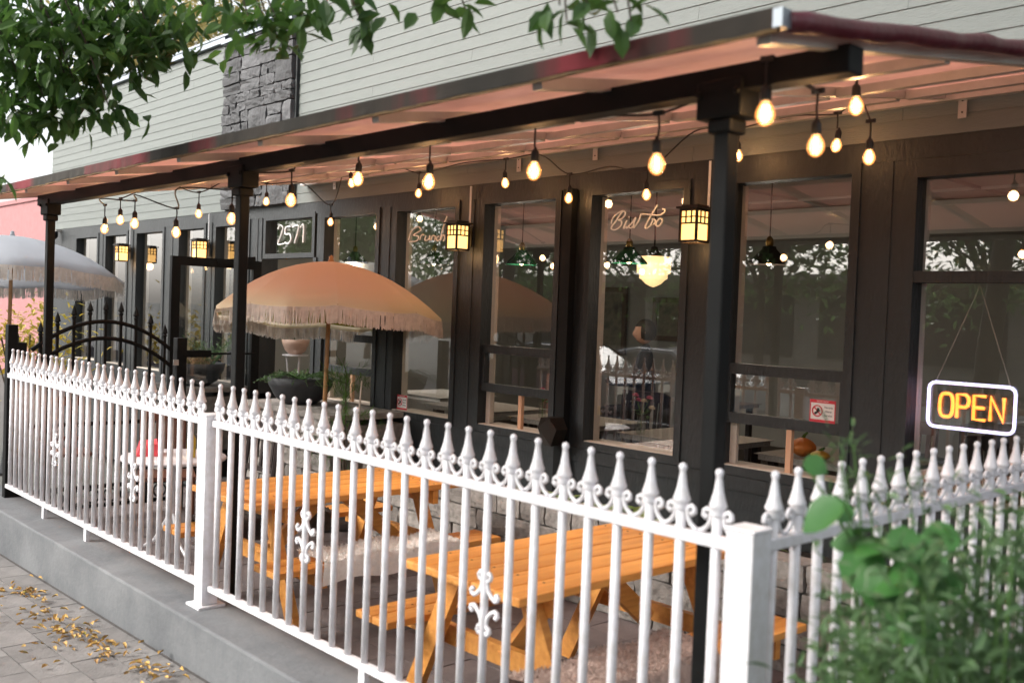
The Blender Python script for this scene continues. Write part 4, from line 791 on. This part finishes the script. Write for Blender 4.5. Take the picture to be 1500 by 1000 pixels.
# seated person: one skinned body
def person(base, label):
    r = thing('person', base, label, 'person'); b = Vector(base)
    J = {'pel': (0, 0, .50), 'sp': (0, .0, .72), 'ch': (.02, 0, .95), 'nk': (.0, 0, 1.09), 'hd': (-.02, 0, 1.16), 'sl': (.0, -.17, 1.02), 'sr': (.0, .17, 1.02), 'el': (-.08, -.22, .78), 'er': (-.08, .22, .78), 'wl': (-.30, -.14, .77), 'wr': (-.30, .14, .77), 'hl': (-.38, -.10, .78), 'hr': (-.38, .10, .78),
         'tl': (-.02, -.1, .48), 'tr': (-.02, .1, .48), 'kl': (-.42, -.11, .48), 'kr': (-.42, .11, .48), 'al': (-.40, -.11, .08), 'ar': (-.40, .11, .08), 'fl': (-.55, -.11, .04), 'fr': (-.55, .11, .04)}
    R_ = {'pel': .15, 'sp': .13, 'ch': .14, 'nk': .055, 'hd': .055, 'sl': .075, 'sr': .075, 'el': .045, 'er': .045, 'wl': .03, 'wr': .03, 'hl': .03, 'hr': .03, 'tl': .09, 'tr': .09, 'kl': .06, 'kr': .06, 'al': .04, 'ar': .04, 'fl': .035, 'fr': .035}
    E = 'pel-sp sp-ch ch-nk nk-hd ch-sl ch-sr sl-el sr-er el-wl er-wr wl-hl wr-hr pel-tl pel-tr tl-kl tr-kr kl-al kr-ar al-fl ar-fr'.split(); ks = list(J)
    me = bpy.data.meshes.new('body'); me.from_pydata([J[k] for k in ks], [tuple(ks.index(q) for q in e.split('-')) for e in E], []); o = bpy.data.objects.new('body', me); link(o, r)
    sk = o.modifiers.new('skin', 'SKIN'); 
    for i, k in enumerate(ks): me.skin_vertices[0].data[i].radius = (R_[k], R_[k]); me.skin_vertices[0].data[i].use_root = (k == 'pel')
    ss = o.modifiers.new('sub', 'SUBSURF'); ss.levels = ss.render_levels = 2; me.materials.append(m_shirt)
    bm = bmesh.new(); bmesh.ops.create_uvsphere(bm, u_segments=24, v_segments=16, radius=1)
    for v in bm.verts:
        x, y, z = v.co; fx = 1.0
        v.co = Vector((x * .098, y * .078, z * .118))
        if x < -.6 and abs(y) < .28: v.co.x -= .022 * max(0, 1 - abs(z + .15) / .3) * (1 - abs(y) / .28)
        if x < 0 and z < -.5: v.co.x *= .95
    me2 = bpy.data.meshes.new('head'); bm.to_mesh(me2); bm.free(); me2.materials.append(m_skin); h = bpy.data.objects.new('head', me2); h.location = (-.03, 0, 1.27); link(h, r)
    bm = bmesh.new(); bmesh.ops.create_uvsphere(bm, u_segments=24, v_segments=16, radius=1)
    for v in list(bm.verts): v.co = Vector((v.co.x * .108 + .012, v.co.y * .088, v.co.z * .122 + .012))
    bmesh.ops.delete(bm, geom=[v for v in bm.verts if (v.co.x < -.055 and v.co.z < .055) or v.co.z < -.075], context='VERTS')
    me3 = bpy.data.meshes.new('hair'); bm.to_mesh(me3); bm.free(); me3.materials.append(m_hair); hr = bpy.data.objects.new('hair', me3); hr.location = (-.03, 0, 1.27); link(hr, r)
    for m_ in (me2, me3): m_.polygons.foreach_set('use_smooth', [True] * len(m_.polygons))
    for s_ in (-1, 1): MB().lathe([(.001, .012), (.012, .004), (.014, 0)], (0, 0, 0), 8).build('ear', m_skin, h, True)
    for o_, s_ in zip(h.children, (-1, 1)): o_.location = (0, s_ * .076, 0); o_.rotation_euler = (-s_ * math.pi / 2, 0, 0); [setattr(v, 'co', v.co + wloc(h) - Vector((0, s_ * .076, 0)) + Vector((0, s_ * .076, 0))) for v in o_.data.vertices]
    r.rotation_euler = (0, 0, math.radians(47))
    ch = thing('dining_chair', (b.x + .1, b.y, 0), 'dark dining chair under the seated person inside', 'chair')
    B((b.x - .15, b.y - .2, .36), (b.x + .25, b.y + .2, .40)).build('seat', m_chair2, ch); B((b.x + .22, b.y - .2, .40), (b.x + .25, b.y + .2, .85)).build('backrest', m_chair2, ch)
    for sx in (-.13, .23):
        for sy in (-.17, .17): B((b.x + sx - .015, b.y + sy - .015, 0), (b.x + sx + .015, b.y + sy + .015, .36)).build('leg', m_chair2, ch)
    ch.rotation_euler = (0, 0, math.radians(47))
pp = ony(948, 487, 7.6); PERS = person((pp.x, pp.y, pp.z - 1.27), 'person in dark top sitting in profile inside the Bistro window')

# ------------------------------------------------------------------ neighbour wall, trees, street side (also seen mirrored in the panes)
nb = thing('neighbour_building', (-24, 9, -.5), 'pink painted brick building beyond the grey umbrella', 'building'); zt = ony(0, 303, 9).z
B((-40, 9, -.7), (-16.6, 15, zt)).build('wall', m_pinkw, nb); B((-40, 8.95, zt), (-16.6, 15, zt + .12)).build('parapet', m_pinkw, nb)
br = B((-.118, -.02, -.036), (.118, .0, .036)).mesh('brick', m_pinkw)
B((-23.8, 8.94, -.5), (-22.6, 8.99, 1.9)).build('door', m_chair2, nb)
def tree(name, label, base, trunk_h, crown_c, crown_r, n, L, mat, seed, accept=None, extra=(), tr=.16):
    r = thing(name, base, label, 'tree'); rd = random.Random(seed); b = Vector(base); cc = Vector(crown_c); t = MB()
    top = Vector((cc.x * .6 + b.x * .4, cc.y * .6 + b.y * .4, cc.z)); t.tube(smooth_path([b, b + Vector((.04, .03, trunk_h * .5)), b.lerp(top, .6) + Vector((0, 0, trunk_h * .15)), top], 4), [tr * (1 - .05 * i) for i in range(13)], 9)
    tips = []
    for k in range(16):
        a = rd.uniform(0, 6.28); s0 = b.lerp(top, rd.uniform(.5, 1)); e = cc + Vector((math.cos(a) * crown_r[0] * .75, math.sin(a) * crown_r[1] * .75, rd.uniform(-.6, .7) * crown_r[2])); mid = (s0 + e) / 2 + Vector((0, 0, .25))
        if accept and not (accept(e) and accept(mid)): continue
        t.tube(smooth_path([s0, mid, e], 4), [.05 - .005 * i for i in range(9)], 6); tips.append((s0, mid, e))
    t.build('trunk', m_bark, r, True); lf = MB(); k = 0; tries = 0
    clump = [cc + Vector((rd.gauss(0, .5) * crown_r[0], rd.gauss(0, .5) * crown_r[1], rd.gauss(0, .45) * crown_r[2])) for _ in range(max(12, n // 60))]
    while k < n and tries < n * 6:
        tries += 1; c = rd.choice(clump); s_ = crown_r[0] * .16
        p = c + Vector((rd.gauss(0, s_), rd.gauss(0, s_), rd.gauss(0, s_ * .7)))
        if accept and not accept(p): continue
        lf.leaf(p, (rd.gauss(0, 1), rd.gauss(0, 1), rd.gauss(-.4, .5)), (rd.gauss(0, .5), rd.gauss(0, .5), 1), L * rd.uniform(.7, 1.2), L * .5); k += 1
    tw = MB()
    for (c, s_, m_) in extra:
        c = Vector(c); hang = c + Vector((rd.uniform(-.2, .2), -.25, .55)); tw = MB(); tw.tube([hang, (hang + c) / 2 + Vector((0, 0, .04)), c], [.007, .005, .003], 5).build('twig', m_bark, r)
        for q in range(m_):
            p = c + Vector((rd.gauss(0, s_), rd.gauss(0, s_), rd.gauss(0, s_ * .55))); lf.leaf(p, (rd.gauss(0, .8), rd.gauss(0, .8), rd.gauss(-.7, .5)), (rd.gauss(0, .5), rd.gauss(0, .5), 1), L * rd.uniform(.8, 1.25), L * .52)
    lf.build('crown', mat, r, kind='stuff'); return r
def offscreen(p):
    x, y = proj(p); return not (-60 < x < 1560 and -25 < y < 1040)
ex = []
rd = random.Random(21)
for x, y, dep, s_, m_ in ((20, 20, 5, .22, 90), (70, 40, 5, .22, 90), (130, 20, 5, .22, 90), (190, 15, 5, .2, 80), (240, 30, 5, .14, 50), (20, 85, 5, .16, 60), (60, 70, 5, .2, 70), (120, 65, 5, .16, 60), (175, 60, 5, .14, 45), (225, 65, 4.9, .09, 26), (30, 130, 5, .11, 36), (75, 165, 5, .09, 26), (120, 150, 5, .10, 32), (160, 158, 4.9, .07, 16), (15, 165, 5, .09, 26), (50, 180, 5, .05, 10), (95, 110, 5, .08, 20), (140, 105, 5, .08, 16), (200, 85, 5, .07, 16),
                         (300, 8, 4.5, .09, 20), (340, 10, 4.4, .09, 22), (385, 20, 4.0, .09, 32), (400, 55, 4.0, .055, 15), (425, 75, 4.0, .03, 6), (370, 45, 4.0, .05, 12), (435, 12, 4, .07, 20), (480, 5, 3.8, .06, 14), (520, 15, 3.7, .05, 13), (532, 38, 3.7, .025, 5), (650, 5, 3.4, .04, 8), (682, 14, 3.4, .025, 5), (820, 8, 2.9, .035, 7), (860, 8, 2.9, .045, 11), (905, 18, 2.8, .035, 7), (830, 30, 2.9, .02, 3), (925, 36, 2.8, .015, 3), (0, 262, 4.6, .015, 4)):
    ex.append((atd(x, y, dep), s_, int(m_ * (1.6 if x < 250 else .95))))
tree('street_tree', 'leafy green street tree hanging over the pavement and awning', (-4.6, -.9, -.25), 3.2, (-3.6, -.2, 5.2), (4.0, 2.6, 1.7), 10000, .10, m_leaf, 5, offscreen, ex)
tree('street_tree', 'green street tree across the pavement by the parked cars', (-13.5, -1.7, -.3), 3, (-13.5, -1.7, 5.0), (2.4, 2.0, 1.8), 3500, .13, m_leaf, 6, offscreen)
for k, (tx, lab) in enumerate(((-27, 'broad green tree far down the other side of the road'), (-21, 'broad green tree past the silver car across the road'), (-15.5, 'broad green tree across the road behind the silver car'), (-10, 'broad green tree across the road behind the blue car'), (-4.5, 'broad green tree across the road opposite the picnic tables'), (1.5, 'broad green tree across the road opposite the fence corner'), (-34, 'added broad green tree far down the road, screening sky from the transom'), (-41, 'added broad green tree ending the row, screening sky from the transom'))):  # last two trees are added to darken the sky mirrored in the transom
    tree('street_tree', lab, (tx, -13 - (k % 2) * 1.5, -.6), 2.6, (tx, -13 - (k % 2) * 1.5, 4.6), (3.6, 2.6, 3.0), 5200, .26, m_leaff, 60 + k)
tree('autumn_tree', 'yellowing tree rising behind the restaurant roof', (-44, 19.5, -.5), 9, (-44, 19.5, 13.5), (6, 5, 6), 6000, .42, m_leafy, 9, None, (), .3)
yb = thing('yellow_shrub', (-15.2, 4.4, -.4), 'yellow-green autumn shrub below the grey umbrella', 'shrub'); lf = MB(); st = MB(); rd = random.Random(31); c0 = atd(40, 500, 13.2); yb.location = (c0.x, c0.y, -.4)
for k in range(650):
    p = c0 + Vector((rd.gauss(0, .33), rd.gauss(0, .33), rd.gauss(0, .26))); lf.leaf(p, (rd.gauss(0, 1), rd.gauss(0, 1), rd.gauss(0, .6)), (0, 0, 1), rd.uniform(.08, .14), .06)
for k in range(9): st.tube([Vector((c0.x, c0.y, -.4)), c0 + Vector((rd.gauss(0, .25), rd.gauss(0, .25), .1))], .012, 5)
st.build('stem', m_bark, yb); lf.build('foliage', leafmat('yellow_shrub_leaf', (.35, .32, .04), (.60, .42, .06)), yb, kind='stuff')
# foreground bush by the side fence
fb = thing('fence_bush', (-.95, 2.25, -.1), 'green leafy bush growing against the side of the white fence', 'shrub'); rd = random.Random(41); lf = MB(); st = MB()
for k in range(145):
    x = rd.uniform(1215, 1560); ytop = 800 - (x - 1215) * .10 if x > 1290 else 960 - (x - 1215) * 1.6; y = rd.uniform(ytop, 1120); dep = rd.uniform(1.9, 2.6); p = atd(x, y, dep)
    s0 = Vector((p.x * .6 - .36, p.y * .6 + .9, -.1)); st.tube([s0, (s0 + p) / 2 + Vector((0, 0, .08)), p], [.006, .004, .002], 4)
    for q in range(22):
        pp_ = p + Vector((rd.gauss(0, .05), rd.gauss(0, .05), rd.gauss(0, .06))); lf.leaf(pp_, (rd.gauss(0, 1), rd.gauss(0, 1), rd.gauss(.4, .6)), (rd.gauss(0, .5), rd.gauss(0, .5), 1), rd.uniform(.03, .065), rd.uniform(.010, .022), .2, .3)
for x, y in ((1232, 665), (1250, 650), (1270, 690), (1330, 690), (1240, 700), (1350, 720), (1400, 735), (1300, 720), (1225, 860), (1215, 930), (1260, 760)):
    p = atd(x, y, 2.35); s0 = p + Vector((.05, .05, -.5)); st.tube([s0, p], [.004, .002], 4)
    for q in range(14): lf.leaf(p + Vector((rd.gauss(0, .02), rd.gauss(0, .02), rd.gauss(-.03, .05))), (rd.gauss(0, 1), rd.gauss(0, 1), .7), (0, 0, 1), rd.uniform(.03, .07), rd.uniform(.007, .013), .2, .3)
st.build('stem', m_stem, fb); lf.build('foliage', m_bush, fb, kind='stuff')
for x, y, s_, dep in ((1205, 757, .105, 2.15), (1228, 745, .075, 2.2), (1270, 778, .075, 2.15), (1285, 805, .11, 2.1), (1265, 838, .11, 2.1), (1310, 850, .12, 2.05), (1320, 800, .09, 2.1), (1345, 830, .12, 2.1), (1330, 915, .12, 2.05), (1290, 870, .10, 2.1), (1195, 683, .06, 2.3), (1375, 790, .09, 2.15), (1240, 795, .07, 2.2), (1380, 860, .09, 2.1)):
    p = atd(x, y, dep); v = (Vector((0, 0, CAMZ)) - p).normalized(); nrm = v * .7 + Vector((rd.gauss(0, .35), rd.gauss(0, .35), .55)); d = Vector((rd.gauss(-.5, .5), rd.gauss(0, .3), rd.gauss(-.35, .4))); d = (d - nrm * d.dot(nrm) / nrm.length_squared).normalized()
    m_ = MB(); r_v = d.cross(nrm).normalized(); nn = nrm.normalized(); ring_ = [(0, 0), (.08, .28), (.3, .44), (.55, .43), (.8, .27), (1.0, 0)]; vs = [p + d * s_ * (t - .5) for t, _ in ring_]
    for sgn in (-1, 1): vs += [p + d * s_ * (t - .5) + r_v * sgn * wv * s_ + nn * (wv * .30 * s_ - .10 * s_ * t * t) for t, wv in ring_]
    f_ = [];
    for sgn in (0, 1):
        o_ = 6 + 6 * sgn
        for i in range(5): f_.append((i, i + 1, o_ + i + 1, o_ + i) if sgn else (i, o_ + i, o_ + i + 1, i + 1))
    m_.add(vs, f_).build('leaf', m_big, fb, True)
    MB().tube([p - d * s_ * .5, p - d * s_ * .5 + Vector((.08, .08, -.18))], .0025, 4).build('leaf_stalk', m_stem, fb)
# street side: parked cars, shops
def car(loc, mat, label):
    r = thing('parked_car', loc, label, 'car'); x0, y0, z0 = loc; W = .88
    prof = [(-2.2, .35), (-2.22, .62), (-2.1, .78), (-1.3, .92), (-.75, 1.38), (-.2, 1.48), (.7, 1.46), (1.35, 1.1), (1.95, 1.0), (2.18, .85), (2.2, .4), (1.75, .26), (-1.75, .26)]
    mb = MB(); n = len(prof)
    for s_, k in ((-1, .94), (-1, 1), (1, 1), (1, .94)):
        for px_, pz in prof: t = max(0, pz - .9) * .32; mb.v.append((x0 + px_ * (1 if abs(k) == 1 else .985), y0 + s_ * (W * (1 if k == 1 else .93) - t), z0 + pz * (1 if k == 1 else 1.01)))
    for a in range(3): mb.f += [(a * n + i, a * n + (i + 1) % n, (a + 1) * n + (i + 1) % n, (a + 1) * n + i) for i in range(n)]
    mb.f += [tuple(range(n)), tuple(reversed(range(3 * n, 4 * n)))]; bevel(mb.build('body', mat, r), .03, 3)
    for s_ in (-1, 1):
        for q in ([(-.72, 1.32), (-.2, 1.42), (-.2, .97), (-1.15, .97)], [(-.14, 1.42), (.66, 1.40), (1.2, 1.1), (1.1, .98), (-.14, .97)]):
            MB().add([(x0 + a, y0 + s_ * (W * .94 - max(0, b - .9) * .32 + .014), z0 + b) for a, b in q], [tuple(range(len(q)))]).build('side_window', m_cglass, r)
        for wx in (-1.38, 1.36):
            wh = MB(); wh.lathe([(.20, -.10), (.31, -.10), (.33, -.06), (.33, .06), (.31, .10), (.20, .10)], (0, 0, 0), 20); me = wh.mesh('tyre', m_tyre, True); o = bpy.data.objects.new('wheel', me); o.rotation_euler = (math.pi / 2, 0, 0); o.location = (wx, s_ * .80, .33); link(o, r)
            rm = bpy.data.objects.new('rim', MB().lathe([(.001, .09 * -s_), (.06, .10 * -s_), (.2, .07 * -s_), (.205, .0)], (0, 0, 0), 14).mesh('rim', m_rim, True)); link(rm, o)
        MB().box((x0 + 2.13, y0 + s_ * .6 - .15, z0 + .68), (x0 + 2.22, y0 + s_ * .6 + .15, z0 + .82)).build('headlight', m_lamp, r)
    MB().add([(x0 + a, y0 + s_ * (.80 - max(0, b - .9) * .32), z0 + b + .02) for a, b, s_ in ((-1.24, .97, -1), (-.80, 1.36, -1), (-.80, 1.36, 1), (-1.24, .97, 1))], [(0, 1, 2, 3)]).build('rear_window', m_cglass, r)
    MB().add([(x0 + a, y0 + s_ * (.80 - max(0, b - .9) * .32), z0 + b + .02) for a, b, s_ in ((.76, 1.42, -1), (1.30, 1.12, -1), (1.30, 1.12, 1), (.76, 1.42, 1))], [(0, 1, 2, 3)]).build('windscreen', m_cglass, r)
car((-13.9, -3.55, -.46), m_carb, 'dark blue car parked at the kerb across the pavement'); car((-13.4, -6.3, -.53), m_carw, 'silver car standing in the road beyond the blue car'); car((-3.5, -3.55, -.46), m_carw, 'silver car parked at the kerb opposite the picnic tables')
sh_ = thing('shop_building', (-12, -26, -.6), 'pale stucco shop building across the road', 'building'); B((-40, -34, -.7), (14, -26, 3.6)).build('wall', m_brickf, sh_); B((-40, -25.98, 3.0), (14, -25.2, 3.25)).build('shop_awning', m_red, sh_)
for k in range(12): B((-38 + k * 4.2, -25.99, .2), (-35 + k * 4.2, -25.93, 2.7)).build('shop_window', m_shop, sh_)
